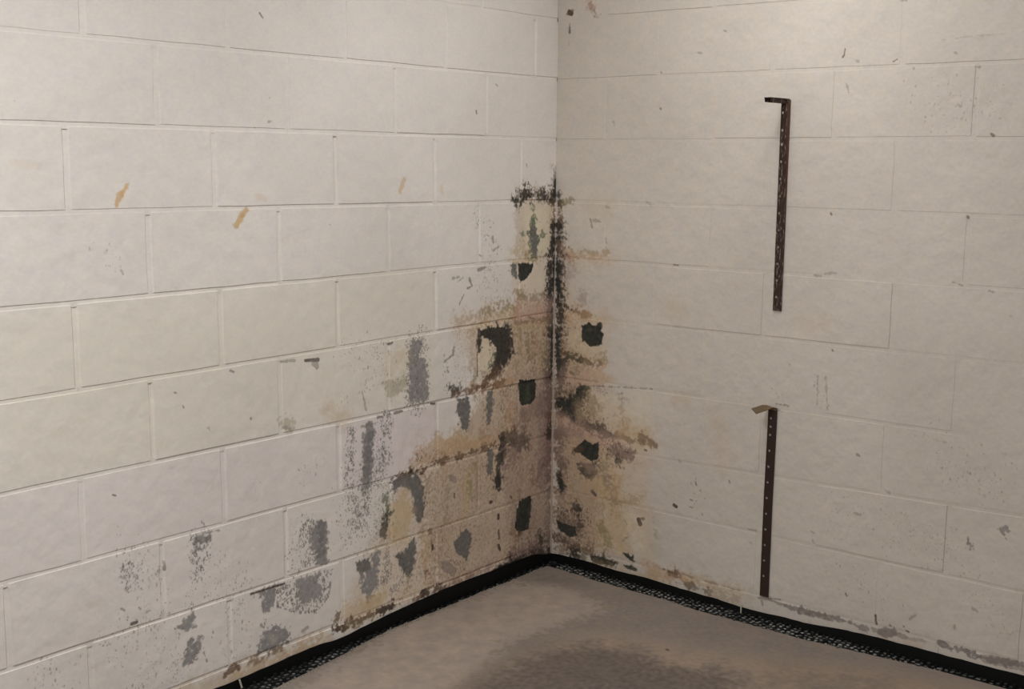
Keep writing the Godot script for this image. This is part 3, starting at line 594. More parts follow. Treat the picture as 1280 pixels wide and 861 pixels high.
func right_stains() -> Array:
	return [
		["tan", 0.5, 0, [Vector2(0.016, 1.001), Vector2(0.095, 0.867), Vector2(0.203, 0.821), Vector2(0.235, 0.631), Vector2(0.168, 0.595), Vector2(0.416, 0.490), Vector2(0.418, 0.408), Vector2(0.377, 0.179), Vector2(0.350, 0.003), Vector2(0.031, -0.038)]],
		["tan", 0.3, 0, [Vector2(0.019, 0.605), Vector2(0.270, 0.552), Vector2(0.418, 0.422), Vector2(0.277, 0.273), Vector2(0.026, 0.228)]],
		["grime", 0.75, 0, [Vector2(0.015, 0.832), Vector2(0.096, 0.811), Vector2(0.168, 0.623), Vector2(0.152, 0.565), Vector2(0.241, 0.380), Vector2(0.216, 0.003), Vector2(0.031, -0.032)]],
		["plum", 0.45, 0, [Vector2(0.019, 0.605), Vector2(0.117, 0.589), Vector2(0.155, 0.452), Vector2(0.207, 0.375), Vector2(0.182, -0.005), Vector2(0.031, -0.038)]],
		["smut", 0.5, 0.0292, [Vector2(0.026, 0.606), Vector2(0.041, -0.036)]],
		["dirt", 1, 0, [Vector2(0.016, 0.804), Vector2(0.132, 0.703), Vector2(0.168, 0.595), Vector2(0.137, 0.449), Vector2(0.274, 0.385), Vector2(0.245, 0.210), Vector2(0.199, -0.001), Vector2(0.031, -0.038)]],
		["dirt", 0.5, 0, [Vector2(0.176, 0.255), Vector2(0.376, 0.235), Vector2(0.350, 0.003), Vector2(0.182, -0.005)]],
		["dirt", 0.7, 0.0335, [Vector2(0.028, 1.085), Vector2(0.037, 0.806)]],
		["tan", 0.45, 0, [Vector2(0.013, 0.973), Vector2(0.046, 0.863), Vector2(0.197, 0.820), Vector2(0.201, 0.627), Vector2(0.152, 0.565), Vector2(0.172, 0.454), Vector2(0.339, 0.396), Vector2(0.246, 0.153), Vector2(0.182, -0.005), Vector2(0.031, -0.038)]],
		["pale", 0.4, 0, [Vector2(0.162, 0.566), Vector2(0.403, 0.597), Vector2(0.416, 0.490), Vector2(0.304, 0.468), Vector2(0.188, 0.485)]],
		["pale", 0.5, 0, [Vector2(0.045, 0.750), Vector2(0.117, 0.785), Vector2(0.149, 0.705), Vector2(0.063, 0.696)]],
		["smut", 0.9, 0.0223, [Vector2(0.021, 1.129), Vector2(0.022, 0.884)]],
		["smut", 0.8, 0.0255, [Vector2(0.029, 0.884), Vector2(0.033, 0.607)]],
		["smut", 0.5, 0.026, [Vector2(0.037, 0.607), Vector2(0.041, 0.202)]],
		["smut", 0.7, 0.0457, [Vector2(0.032, 0.506), Vector2(0.108, 0.531)]],
		["smut", 0.5, 0.0398, [Vector2(0.087, 0.542), Vector2(0.103, 0.459), Vector2(0.206, 0.437)]],
		["smut", 0.5, 0.0447, [Vector2(0.254, 0.368), Vector2(0.320, 0.370)]],
		["smut", 0.5, 0.0529, [Vector2(0.054, 0.086), Vector2(0.118, 0.070)]],
		["dark", 0.9, 0.0137, [Vector2(0.012, 1.238), Vector2(0.012, 1.205)]],
		["brown", 0.9, 0.0138, [Vector2(0.016, 1.217), Vector2(0.021, 1.134)]],
		["dark", 1, 0.0166, [Vector2(0.017, 1.128), Vector2(0.012, 1.014)]],
		["fuzz", 0.8, 0.0221, [Vector2(0.035, 1.126), Vector2(0.032, 1.057)]],
		["dark", 0.8, 0.011, [Vector2(0.032, 1.096), Vector2(0.053, 1.086)]],
		["olive", 1, 0, [Vector2(0.029, 1.222), Vector2(0.070, 1.226), Vector2(0.067, 1.212), Vector2(0.047, 1.201), Vector2(0.030, 1.209)]],
		["rust", 1, 0, [Vector2(0.018, 1.068), Vector2(0.063, 1.053), Vector2(0.091, 1.044), Vector2(0.091, 1.022), Vector2(0.050, 1.011), Vector2(0.019, 1.012)]],
		["rust", 0.8, 0.0272, [Vector2(0.084, 1.035), Vector2(0.218, 1.042)]],
		["olive", 0.5, 0.0109, [Vector2(0.105, 1.044), Vector2(0.218, 1.053)]],
		["tan", 0.6, 0.0327, [Vector2(0.091, 1.022), Vector2(0.225, 1.027)]],
		["fuzz", 0.6, 0.022, [Vector2(0.063, 1.053), Vector2(0.092, 1.016)]],
		["scuff", 0.8, 0.0097, [Vector2(0.149, 1.163), Vector2(0.156, 1.134)]],
		["scuff", 0.6, 0.0097, [Vector2(0.162, 1.158), Vector2(0.189, 1.154)]],
		["tan", 0.3, 0.0697, [Vector2(0.155, 1.199), Vector2(0.201, 1.195)]],
		["scuff", 0.5, 0.0048, [Vector2(0.211, 1.206), Vector2(0.227, 1.201)]],
		["scuff", 0.5, 0.004, [Vector2(0.213, 1.099), Vector2(0.217, 1.083)]],
		["dark", 1, 0.0252, [Vector2(0.019, 1.015), Vector2(0.022, 0.884)]],
		["black", 0.9, 0.014, [Vector2(0.012, 1.001), Vector2(0.018, 0.861)]],
		["fuzz", 0.9, 0.0446, [Vector2(0.030, 1.007), Vector2(0.035, 0.890)]],
		["plum", 0.5, 0.0333, [Vector2(0.058, 1.003), Vector2(0.065, 0.962)]],
		["dark", 0.9, 0.0168, [Vector2(0.025, 0.889), Vector2(0.046, 0.857), Vector2(0.074, 0.843)]],
		["brown", 0.7, 0.0167, [Vector2(0.046, 0.863), Vector2(0.095, 0.839), Vector2(0.163, 0.834)]],
		["rust", 0.8, 0.0334, [Vector2(0.047, 0.829), Vector2(0.146, 0.832)]],
		["tan", 0.6, 0.0384, [Vector2(0.163, 0.831), Vector2(0.230, 0.818)]],
		["dark", 0.9, 0.0226, [Vector2(0.022, 0.861), Vector2(0.025, 0.691)]],
		["fuzz", 0.9, 0.0453, [Vector2(0.033, 0.848), Vector2(0.030, 0.606)]],
		["black", 0.8, 0.0171, [Vector2(0.017, 0.748), Vector2(0.023, 0.606)]],
		["dark", 0.9, 0.0285, [Vector2(0.036, 0.650), Vector2(0.044, 0.608)]],
		["fuzz", 0.6, 0.0196, [Vector2(0.062, 0.780), Vector2(0.089, 0.788)]],
		["black", 1, 0, [Vector2(0.120, 0.797), Vector2(0.147, 0.810), Vector2(0.170, 0.801), Vector2(0.200, 0.812), Vector2(0.208, 0.766), Vector2(0.205, 0.736), Vector2(0.159, 0.725), Vector2(0.142, 0.737), Vector2(0.124, 0.744)]],
		["fuzz", 0.4, 0.0167, [Vector2(0.120, 0.772), Vector2(0.135, 0.737)]],
		["brown", 0.9, 0.0169, [Vector2(0.035, 0.693), Vector2(0.078, 0.677), Vector2(0.140, 0.670), Vector2(0.194, 0.668)]],
		["dark", 0.8, 0.0169, [Vector2(0.067, 0.679), Vector2(0.112, 0.670)]],
		["rust", 0.7, 0.0222, [Vector2(0.180, 0.691), Vector2(0.220, 0.671)]],
		["olive", 0.6, 0.0195, [Vector2(0.126, 0.669), Vector2(0.220, 0.690)]],
		["dot", 0.8, 0.012, [Vector2(0.075, 0.626), Vector2(0.089, 0.622)]],
		["pink", 0.8, 0.0563, [Vector2(0.048, 0.609), Vector2(0.195, 0.626)]],
		["yellow", 0.6, 0.0444, [Vector2(0.195, 0.626), Vector2(0.235, 0.617)]],
		["olive", 0.6, 0.0282, [Vector2(0.100, 0.615), Vector2(0.081, 0.697)]],
		["dark", 1, 0, [Vector2(0.021, 0.519), Vector2(0.059, 0.533), Vector2(0.094, 0.552), Vector2(0.128, 0.579), Vector2(0.152, 0.579), Vector2(0.129, 0.542), Vector2(0.102, 0.513), Vector2(0.095, 0.478), Vector2(0.117, 0.449), Vector2(0.165, 0.453), Vector2(0.155, 0.429), Vector2(0.110, 0.434), Vector2(0.075, 0.463), Vector2(0.032, 0.474)]],
		["fuzz", 1, 0.0684, [Vector2(0.045, 0.551), Vector2(0.108, 0.531), Vector2(0.110, 0.460)]],
		["black", 0.8, 0.0258, [Vector2(0.028, 0.506), Vector2(0.074, 0.517)]],
		["black", 0.7, 0.02, [Vector2(0.074, 0.483), Vector2(0.092, 0.457)]],
		["black", 0.8, 0.0198, [Vector2(0.108, 0.565), Vector2(0.135, 0.579)]],
		["dark", 0.8, 0.0253, [Vector2(0.155, 0.443), Vector2(0.213, 0.438), Vector2(0.260, 0.425)]],
		["fuzz", 0.9, 0.0508, [Vector2(0.155, 0.452), Vector2(0.226, 0.443)]],
		["olive", 0.9, 0.0341, [Vector2(0.109, 0.516), Vector2(0.120, 0.461)]],
		["olive", 0.6, 0.0507, [Vector2(0.152, 0.559), Vector2(0.170, 0.505)]],
		["fuzz", 0.5, 0.0251, [Vector2(0.196, 0.582), Vector2(0.219, 0.573)]],
		["yellow", 1, 0, [Vector2(0.266, 0.451), Vector2(0.407, 0.467), Vector2(0.427, 0.432), Vector2(0.422, 0.403), Vector2(0.338, 0.418), Vector2(0.266, 0.423)]],
		["brown", 0.7, 0.0273, [Vector2(0.376, 0.435), Vector2(0.421, 0.425)]],
		["brown", 0.5, 0.0194, [Vector2(0.260, 0.425), Vector2(0.338, 0.423)]],
		["rust", 0.6, 0.0221, [Vector2(0.289, 0.446), Vector2(0.337, 0.451)]],
		["scuff", 0.8, 0.0041, [Vector2(0.152, 0.587), Vector2(0.252, 0.597), Vector2(0.412, 0.609)]],
		["fuzz", 0.5, 0.0167, [Vector2(0.209, 0.592), Vector2(0.249, 0.591)]],
		["scuff", 0.5, 0.0041, [Vector2(0.292, 0.583), Vector2(0.293, 0.541)]],
		["pink", 0.9, 0.051, [Vector2(0.033, 0.448), Vector2(0.189, 0.414), Vector2(0.273, 0.405)]],
		["plum", 0.6, 0.0461, [Vector2(0.034, 0.405), Vector2(0.111, 0.411)]],
		["black", 1, 0, [Vector2(0.115, 0.371), Vector2(0.142, 0.396), Vector2(0.177, 0.384), Vector2(0.200, 0.396), Vector2(0.201, 0.334), Vector2(0.168, 0.323), Vector2(0.133, 0.340), Vector2(0.095, 0.348)]],
		["brown", 0.8, 0.0201, [Vector2(0.098, 0.357), Vector2(0.119, 0.355)]],
		["dark", 0.8, 0, [Vector2(0.113, 0.302), Vector2(0.198, 0.328), Vector2(0.196, 0.282), Vector2(0.166, 0.256), Vector2(0.128, 0.261)]],
		["pink", 0.9, 0.0286, [Vector2(0.151, 0.300), Vector2(0.182, 0.296)]],
		["fuzz", 1, 0.0502, [Vector2(0.254, 0.377), Vector2(0.326, 0.377)]],
		["plum", 0.9, 0.0363, [Vector2(0.274, 0.380), Vector2(0.320, 0.370)]],
		["dark", 0.6, 0.0196, [Vector2(0.282, 0.342), Vector2(0.289, 0.323)]],
		["fuzz", 0.5, 0.0168, [Vector2(0.305, 0.317), Vector2(0.315, 0.314)]],
		["olive", 0.7, 0.0198, [Vector2(0.228, 0.336), Vector2(0.234, 0.257)]],
		["fuzz", 0.7, 0.017, [Vector2(0.216, 0.291), Vector2(0.231, 0.248)]],
		["dot", 0.7, 0.007, [Vector2(0.390, 0.398), Vector2(0.397, 0.397)]],
		["dark", 0.9, 0.0205, [Vector2(0.029, 0.253), Vector2(0.044, 0.208)]],
		["fuzz", 0.9, 0.041, [Vector2(0.043, 0.261), Vector2(0.052, 0.198)]],
		["black", 0.8, 0.0176, [Vector2(0.033, 0.230), Vector2(0.041, 0.202)]],
		["plum", 0.7, 0.0349, [Vector2(0.027, 0.346), Vector2(0.050, 0.291)]],
		["speck", 0.9, 0.0581, [Vector2(0.078, 0.310), Vector2(0.090, 0.211)]],
		["dot", 0.8, 0.0122, [Vector2(0.177, 0.215), Vector2(0.191, 0.206)]],
		["yellow", 0.8, 0.0342, [Vector2(0.159, 0.241), Vector2(0.261, 0.253)]],
		["black", 0.95, 0, [Vector2(0.021, 0.080), Vector2(0.057, 0.075), Vector2(0.107, 0.076), Vector2(0.115, 0.042), Vector2(0.083, 0.030), Vector2(0.040, 0.042)]],
		["fuzz", 1, 0.0585, [Vector2(0.057, 0.116), Vector2(0.145, 0.119)]],
		["fuzz", 0.9, 0.0589, [Vector2(0.039, 0.098), Vector2(0.118, 0.055)]],
		["dark", 0.8, 0.0204, [Vector2(0.098, 0.148), Vector2(0.120, 0.140)]],
		["dark", 0.6, 0.0117, [Vector2(0.123, 0.129), Vector2(0.125, 0.065)]],
		["yellow", 1, 0, [Vector2(0.203, 0.260), Vector2(0.278, 0.239), Vector2(0.347, 0.117), Vector2(0.316, 0.030), Vector2(0.215, 0.026), Vector2(0.187, 0.078), Vector2(0.246, 0.153)]],
		["olive", 0.8, 0.0345, [Vector2(0.221, 0.091), Vector2(0.249, 0.039)]],
		["plum", 0.7, 0.0255, [Vector2(0.243, 0.267), Vector2(0.272, 0.187)]],
		["olive", 0.5, 0.0225, [Vector2(0.262, 0.185), Vector2(0.376, 0.229)]],
		["yellow", 0.5, 0.0506, [Vector2(0.262, 0.214), Vector2(0.376, 0.221)]],
		["pale", 0.6, 0.0675, [Vector2(0.346, 0.145), Vector2(0.381, 0.067)]],
		["dot", 1, 0.0167, [Vector2(0.372, 0.153), Vector2(0.379, 0.140)]],
		["dot", 0.7, 0.0095, [Vector2(0.384, 0.158), Vector2(0.391, 0.159)]],
		["dot", 0.9, 0.0116, [Vector2(0.509, 0.230), Vector2(0.518, 0.226)]],
		["scuff", 0.6, 0.0068, [Vector2(0.317, 0.136), Vector2(0.324, 0.126)]],
		["scuff", 0.6, 0.0085, [Vector2(0.312, 0.067), Vector2(0.328, 0.084)]],
		["speck", 0.7, 0.0536, [Vector2(0.579, 0.313), Vector2(0.598, 0.276)]],
		["dot", 0.5, 0.0057, [Vector2(0.588, 0.323), Vector2(0.591, 0.313)]],
		["dot", 0.5, 0.0069, [Vector2(0.572, 0.261), Vector2(0.578, 0.259)]],
		["dot", 0.4, 0.0057, [Vector2(0.570, 0.236), Vector2(0.579, 0.235)]],
		["dot", 0.4, 0.0046, [Vector2(0.615, 0.223), Vector2(0.618, 0.218)]],
		["tan", 0.5, 0.0559, [Vector2(0.397, 0.183), Vector2(0.408, 0.016)]],
		["olive", 0.4, 0.0083, [Vector2(0.436, 0.149), Vector2(0.441, 0.102)]],
		["smut", 0.9, 0.0207, [Vector2(0.030, 0.016), Vector2(0.112, 0.001)]],
		["fuzz", 0.9, 0.0412, [Vector2(0.033, 0.017), Vector2(0.182, 0.010)]],
		["brown", 0.7, 0.0293, [Vector2(0.094, -0.006), Vector2(0.175, -0.006)]],
		["dark", 1, 0.0236, [Vector2(0.091, -0.031), Vector2(0.148, -0.033)]],
		["black", 0.9, 0, [Vector2(0.172, -0.019), Vector2(0.223, -0.013), Vector2(0.284, -0.020), Vector2(0.278, -0.033), Vector2(0.224, -0.036), Vector2(0.176, -0.035)]],
		["dark", 0.8, 0.029, [Vector2(0.189, -0.024), Vector2(0.271, -0.026)]],
		["black", 0.9, 0, [Vector2(0.313, 0.024), Vector2(0.333, 0.025), Vector2(0.343, 0.013), Vector2(0.359, 0.028), Vector2(0.353, 0.007), Vector2(0.366, 0.001), Vector2(0.337, 0.003), Vector2(0.320, 0.011)]],
		["black", 0.9, 0, [Vector2(0.314, -0.019), Vector2(0.344, -0.015), Vector2(0.390, -0.025), Vector2(0.358, -0.035), Vector2(0.331, -0.032)]],
		["dark", 0.7, 0.0147, [Vector2(0.126, -0.017), Vector2(0.155, -0.023)]],
		["pale", 0.8, 0.0264, [Vector2(0.144, -0.031), Vector2(0.162, -0.030)]],
		["yellow", 1, 0.0399, [Vector2(0.183, -0.057), Vector2(0.384, -0.051), Vector2(0.480, -0.029)]],
		["rust", 1, 0.0445, [Vector2(0.422, -0.014), Vector2(0.479, -0.018), Vector2(0.557, -0.011)]],
		["brown", 0.8, 0.0083, [Vector2(0.485, 0.006), Vector2(0.535, 0.000)]],
		["brown", 0.7, 0.0194, [Vector2(0.498, -0.008), Vector2(0.535, -0.016)]],
		["rust", 0.6, 0.0274, [Vector2(0.541, -0.015), Vector2(0.648, -0.017)]],
		["scuff", 0.7, 0.0066, [Vector2(0.525, 0.004), Vector2(0.587, -0.004)]],
		["yellow", 0.6, 0.0378, [Vector2(0.572, -0.013), Vector2(0.779, -0.013)]],
		["dark", 0.5, 0.011, [Vector2(0.527, -0.035), Vector2(0.649, -0.033)]],
		["scuff", 0.6, 0.004, [Vector2(0.633, -0.004), Vector2(0.765, -0.005)]],
		["grime", 0.9, 0.0323, [Vector2(0.673, -0.047), Vector2(0.752, -0.041)]],
		["scuff", 0.9, 0.0094, [Vector2(0.870, -0.009), Vector2(0.908, -0.015)]],
		["scuff", 0.8, 0.0063, [Vector2(0.831, -0.013), Vector2(0.905, -0.000)]],
		["scuff", 0.7, 0.0047, [Vector2(0.842, -0.019), Vector2(0.845, -0.034)]],
		["chip", 0.9, 0.0128, [Vector2(0.919, -0.015), Vector2(0.974, -0.015), Vector2(1.053, -0.015)]],
		["chip", 0.9, 0.0125, [Vector2(1.053, -0.015), Vector2(1.130, -0.016), Vector2(1.191, -0.023)]],
		["scuff", 0.9, 0.0204, [Vector2(0.974, -0.020), Vector2(1.079, -0.016)]],
		["chip", 0.9, 0.027, [Vector2(1.226, -0.021), Vector2(1.274, -0.016)]],
		["scuff", 0.7, 0.0171, [Vector2(1.211, -0.020), Vector2(1.303, -0.015)]],
		["scuff", 0.5, 0.0072, [Vector2(1.303, -0.018), Vector2(1.374, -0.013)]],
		["chip", 1, 0.0119, [Vector2(1.406, -0.009), Vector2(1.438, -0.008)]],
		["chip", 1, 0.0141, [Vector2(1.451, -0.009), Vector2(1.492, -0.012)]],
		["chip", 1, 0.0185, [Vector2(1.492, -0.014), Vector2(1.554, -0.018), Vector2(1.629, -0.009)]],
		["scuff", 0.7, 0.0276, [Vector2(1.532, -0.018), Vector2(1.650, -0.012)]],
		["rust", 0.35, 0.0292, [Vector2(1.256, -0.040), Vector2(1.351, -0.029)]],
		["dot", 0.8, 0.0073, [Vector2(1.213, 0.026), Vector2(1.217, 0.002)]],
		["scuff", 0.6, 0.0043, [Vector2(1.316, 0.042), Vector2(1.332, 0.058)]],
		["dot", 0.6, 0.0062, [Vector2(1.258, 0.008), Vector2(1.261, 0.006)]],
		["dot", 0.6, 0.0062, [Vector2(1.299, 0.016), Vector2(1.301, 0.014)]],
		["dot", 0.7, 0.0062, [Vector2(1.309, 0.004), Vector2(1.314, 0.002)]],
		["dot", 0.6, 0.0064, [Vector2(1.118, 0.070), Vector2(1.121, 0.065)]],
		["scuff", 0.6, 0.0056, [Vector2(1.445, 0.059), Vector2(1.445, 0.049)]],
		["scuff", 0.6, 0.007, [Vector2(1.493, 0.116), Vector2(1.502, 0.114)]],
		["chip", 0.9, 0, [Vector2(1.457, 0.316), Vector2(1.468, 0.323), Vector2(1.481, 0.300), Vector2(1.475, 0.292), Vector2(1.461, 0.301)]],
		["chip", 0.8, 0, [Vector2(1.545, 0.369), Vector2(1.560, 0.372), Vector2(1.588, 0.364), Vector2(1.564, 0.355), Vector2(1.571, 0.334), Vector2(1.556, 0.342)]],
		["dot", 1, 0.0155, [Vector2(0.045, 1.850), Vector2(0.055, 1.844)]],
		["brown", 0.9, 0.0104, [Vector2(0.038, 1.843), Vector2(0.055, 1.852)]],
		["scuff", 0.9, 0.0039, [Vector2(0.052, 1.826), Vector2(0.049, 1.803)]],
		["dot", 0.7, 0.0067, [Vector2(0.049, 1.800), Vector2(0.049, 1.784)]],
		["scuff", 0.6, 0.0039, [Vector2(0.047, 1.758), Vector2(0.047, 1.742)]],
		["brown", 0.7, 0.0077, [Vector2(0.120, 1.883), Vector2(0.140, 1.861), Vector2(0.160, 1.834)]],
		["pink", 0.8, 0.0129, [Vector2(0.120, 1.883), Vector2(0.143, 1.861)]],
		["dot", 0.7, 0.0048, [Vector2(1.030, 1.677), Vector2(1.029, 1.661), Vector2(1.024, 1.655)]],
		["dot", 0.6, 0.0046, [Vector2(1.174, 1.635), Vector2(1.185, 1.641)]],
		["scuff", 0.6, 0.0053, [Vector2(1.068, 1.644), Vector2(1.071, 1.642)]],
		["scuff", 0.6, 0.0052, [Vector2(1.232, 1.617), Vector2(1.236, 1.614)]],
		["scuff", 0.7, 0.0063, [Vector2(1.397, 1.612), Vector2(1.410, 1.609)]],
		["scuff", 0.6, 0.0051, [Vector2(1.346, 1.650), Vector2(1.350, 1.647)]],
		["dot", 0.6, 0.0072, [Vector2(1.455, 1.434), Vector2(1.461, 1.430)]],
		["scuff", 0.6, 0.0041, [Vector2(1.040, 1.580), Vector2(1.047, 1.555)]],
		["scuff", 0.5, 0.0051, [Vector2(1.359, 1.514), Vector2(1.368, 1.509)]],
		["scuff", 0.6, 0.0044, [Vector2(0.544, 1.691), Vector2(0.558, 1.690)]],
		["scuff", 0.6, 0.0043, [Vector2(0.637, 1.753), Vector2(0.643, 1.750)]],
		["dot", 0.4, 0.0053, [Vector2(0.414, 1.638), Vector2(0.417, 1.635)]],
		["scuff", 0.5, 0.0047, [Vector2(0.236, 1.485), Vector2(0.239, 1.474)]],
		["dot", 0.5, 0.0054, [Vector2(0.415, 1.525), Vector2(0.418, 1.522)]],
		["scuff", 0.6, 0.0039, [Vector2(1.189, 1.800), Vector2(1.203, 1.797)]],
		["scuff", 0.3, 0.0015, [Vector2(1.309, 1.685), Vector2(1.398, 1.693), Vector2(1.480, 1.692)]],
		["dot", 0.6, 0.0079, [Vector2(1.011, 1.210), Vector2(1.013, 1.205)]],
		["dot", 0.6, 0.0074, [Vector2(1.406, 1.213), Vector2(1.408, 1.211)]],
		["scuff", 0.6, 0.0057, [Vector2(0.970, 1.024), Vector2(0.988, 1.022)]],
		["scuff", 0.5, 0.0042, [Vector2(1.005, 1.031), Vector2(1.035, 1.035)]],
		["scuff", 0.6, 0.0046, [Vector2(1.376, 1.032), Vector2(1.403, 1.025)]],
		["scuff", 0.6, 0.0039, [Vector2(1.477, 1.015), Vector2(1.489, 1.012)]],
		["scuff", 0.4, 0.0039, [Vector2(1.537, 0.953), Vector2(1.539, 0.951)]],
		["dot", 0.5, 0.0055, [Vector2(0.482, 1.026), Vector2(0.497, 1.026)]],
		["scuff", 0.4, 0.0047, [Vector2(0.372, 1.226), Vector2(0.384, 1.221)]],
		["tan", 0.35, 0.0365, [Vector2(0.474, 0.897), Vector2(0.505, 0.879)]],
		["tan", 0.3, 0.0337, [Vector2(0.931, 0.866), Vector2(1.007, 0.881)]],
		["yellow", 0.5, 0.0239, [Vector2(0.497, 0.588), Vector2(0.539, 0.593)]],
		["tan", 0.3, 0.0365, [Vector2(0.656, 0.538), Vector2(0.691, 0.399)]],
		["scuff", 0.8, 0.006, [Vector2(0.863, 0.621), Vector2(0.903, 0.619)]],
		["scuff", 0.6, 0.0052, [Vector2(0.869, 0.602), Vector2(0.886, 0.599)]],
		["speck", 0.6, 0.0299, [Vector2(0.861, 0.656), Vector2(0.879, 0.633)]],
		["speck", 0.6, 0.034, [Vector2(0.991, 0.709), Vector2(1.020, 0.640)]],
		["scuff", 0.5, 0.0044, [Vector2(0.995, 0.722), Vector2(0.997, 0.637)]],
		["scuff", 0.5, 0.0044, [Vector2(1.020, 0.725), Vector2(1.031, 0.624)]],
		["scuff", 0.4, 0.0059, [Vector2(0.894, 0.755), Vector2(0.903, 0.748)]],
		["dot", 0.5, 0.0061, [Vector2(1.037, 0.807), Vector2(1.039, 0.804)]],
		["scuff", 0.5, 0.0078, [Vector2(0.785, 0.204), Vector2(0.813, 0.204)]],
		["scuff", 0.4, 0.0047, [Vector2(0.792, 0.161), Vector2(0.798, 0.159)]],
		["scuff", 0.6, 0.006, [Vector2(0.998, 0.240), Vector2(1.006, 0.237)]],
		["scuff", 0.5, 0.006, [Vector2(1.002, 0.213), Vector2(1.008, 0.207)]],
		["dot", 0.4, 0.0061, [Vector2(1.130, 0.503), Vector2(1.138, 0.501)]],
		["scuff", 0.5, 0.0073, [Vector2(1.132, 0.325), Vector2(1.152, 0.324)]],
		["scuff", 0.4, 0.0043, [Vector2(1.221, 0.412), Vector2(1.235, 0.405)]],
		["scuff", 0.4, 0.0065, [Vector2(0.522, 0.387), Vector2(0.528, 0.380)]],
		["dot", 0.4, 0.0056, [Vector2(0.710, 0.350), Vector2(0.713, 0.343)]],
		["speck", 0.4, 0.1358, [Vector2(1.384, 0.563), Vector2(1.520, 0.494)]],
		["speck", 0.35, 0.1281, [Vector2(1.256, 1.538), Vector2(1.432, 1.491)]],
		["speck", 0.35, 0.1428, [Vector2(1.112, 0.323), Vector2(1.448, 0.249)]],
		["speck", 0.35, 0.0985, [Vector2(1.098, 0.120), Vector2(1.250, 0.058)]],
		["speck", 0.35, 0.0919, [Vector2(1.500, 0.144), Vector2(1.590, 0.096)]],
	]

func floor_stains() -> Array:
	return [
		["dust", 0.9, 0, [Vector2(0.147, 1.348), Vector2(0.020, 0.795), Vector2(0.049, 0.282), Vector2(0.183, 0.188), Vector2(0.435, 0.264), Vector2(0.364, 0.666), Vector2(0.473, 1.071)]],
		["damptan", 0.9, 0, [Vector2(0.473, 1.071), Vector2(0.438, 0.830), Vector2(0.455, 0.588), Vector2(0.548, 0.428), Vector2(0.886, 0.338), Vector2(1.291, 0.141), Vector2(1.582, 0.078), Vector2(1.626, 0.218), Vector2(0.536, 1.141)]],
		["damp", 0.9, 0, [Vector2(0.513, 1.161), Vector2(0.473, 0.940), Vector2(0.477, 0.768), Vector2(0.491, 0.636), Vector2(0.568, 0.540), Vector2(0.678, 0.492), Vector2(0.799, 0.508), Vector2(0.875, 0.502), Vector2(0.944, 0.443), Vector2(1.024, 0.472), Vector2(1.111, 0.654)]],
		["damp", 0.6, 0, [Vector2(0.743, 0.965), Vector2(0.642, 0.796), Vector2(0.648, 0.652), Vector2(0.768, 0.586), Vector2(0.897, 0.580), Vector2(1.015, 0.735)]],
		["damp", 0.25, 0.18, [Vector2(1.152, 0.364), Vector2(1.313, 0.307)]],
		["damp", 0.35, 0.054, [Vector2(0.128, 0.183), Vector2(0.184, 0.166)]],
		["dot", 0.8, 0.0115, [Vector2(0.753, 0.421), Vector2(0.758, 0.424)]],
		["scuff", 0.5, 0.0081, [Vector2(1.013, 0.192), Vector2(1.023, 0.191)]],
		["scuff", 0.5, 0.0108, [Vector2(0.204, 0.551), Vector2(0.214, 0.551)]],
		["scuff", 0.4, 0.0081, [Vector2(0.183, 0.404), Vector2(0.192, 0.406)]],
		["scuff", 0.5, 0.0108, [Vector2(0.846, 0.140), Vector2(0.855, 0.141)]],
	]

# ------------------------------------------------------------------ block walls
# a point of a wall: s along it, y up, d out of the face towards the room
func wall_point(left: bool, s: float, y: float, d: float) -> Vector3:
	return Vector3(d, y, s) if left else Vector3(s, y, d)

func wall_uv(s: float, y: float) -> Vector2:
	return Vector2(s / SIDE, (TOP - y) / SIDE)

func wall_quad(st: SurfaceTool, left: bool, a: Vector3, b: Vector3, c: Vector3, d: Vector3, n: Vector3) -> void:
	# corners given as (s, y, depth)
	var w: Array[Vector3] = []
	var u: Array[Vector2] = []
	for v in [a, b, c, d]:
		w.append(wall_point(left, v.x, v.y, v.z))
		u.append(wall_uv(v.x, v.y))
	tri(st, w[0], w[1], w[2], n, u[0], u[1], u[2])
	tri(st, w[0], w[2], w[3], n, u[0], u[2], u[3])

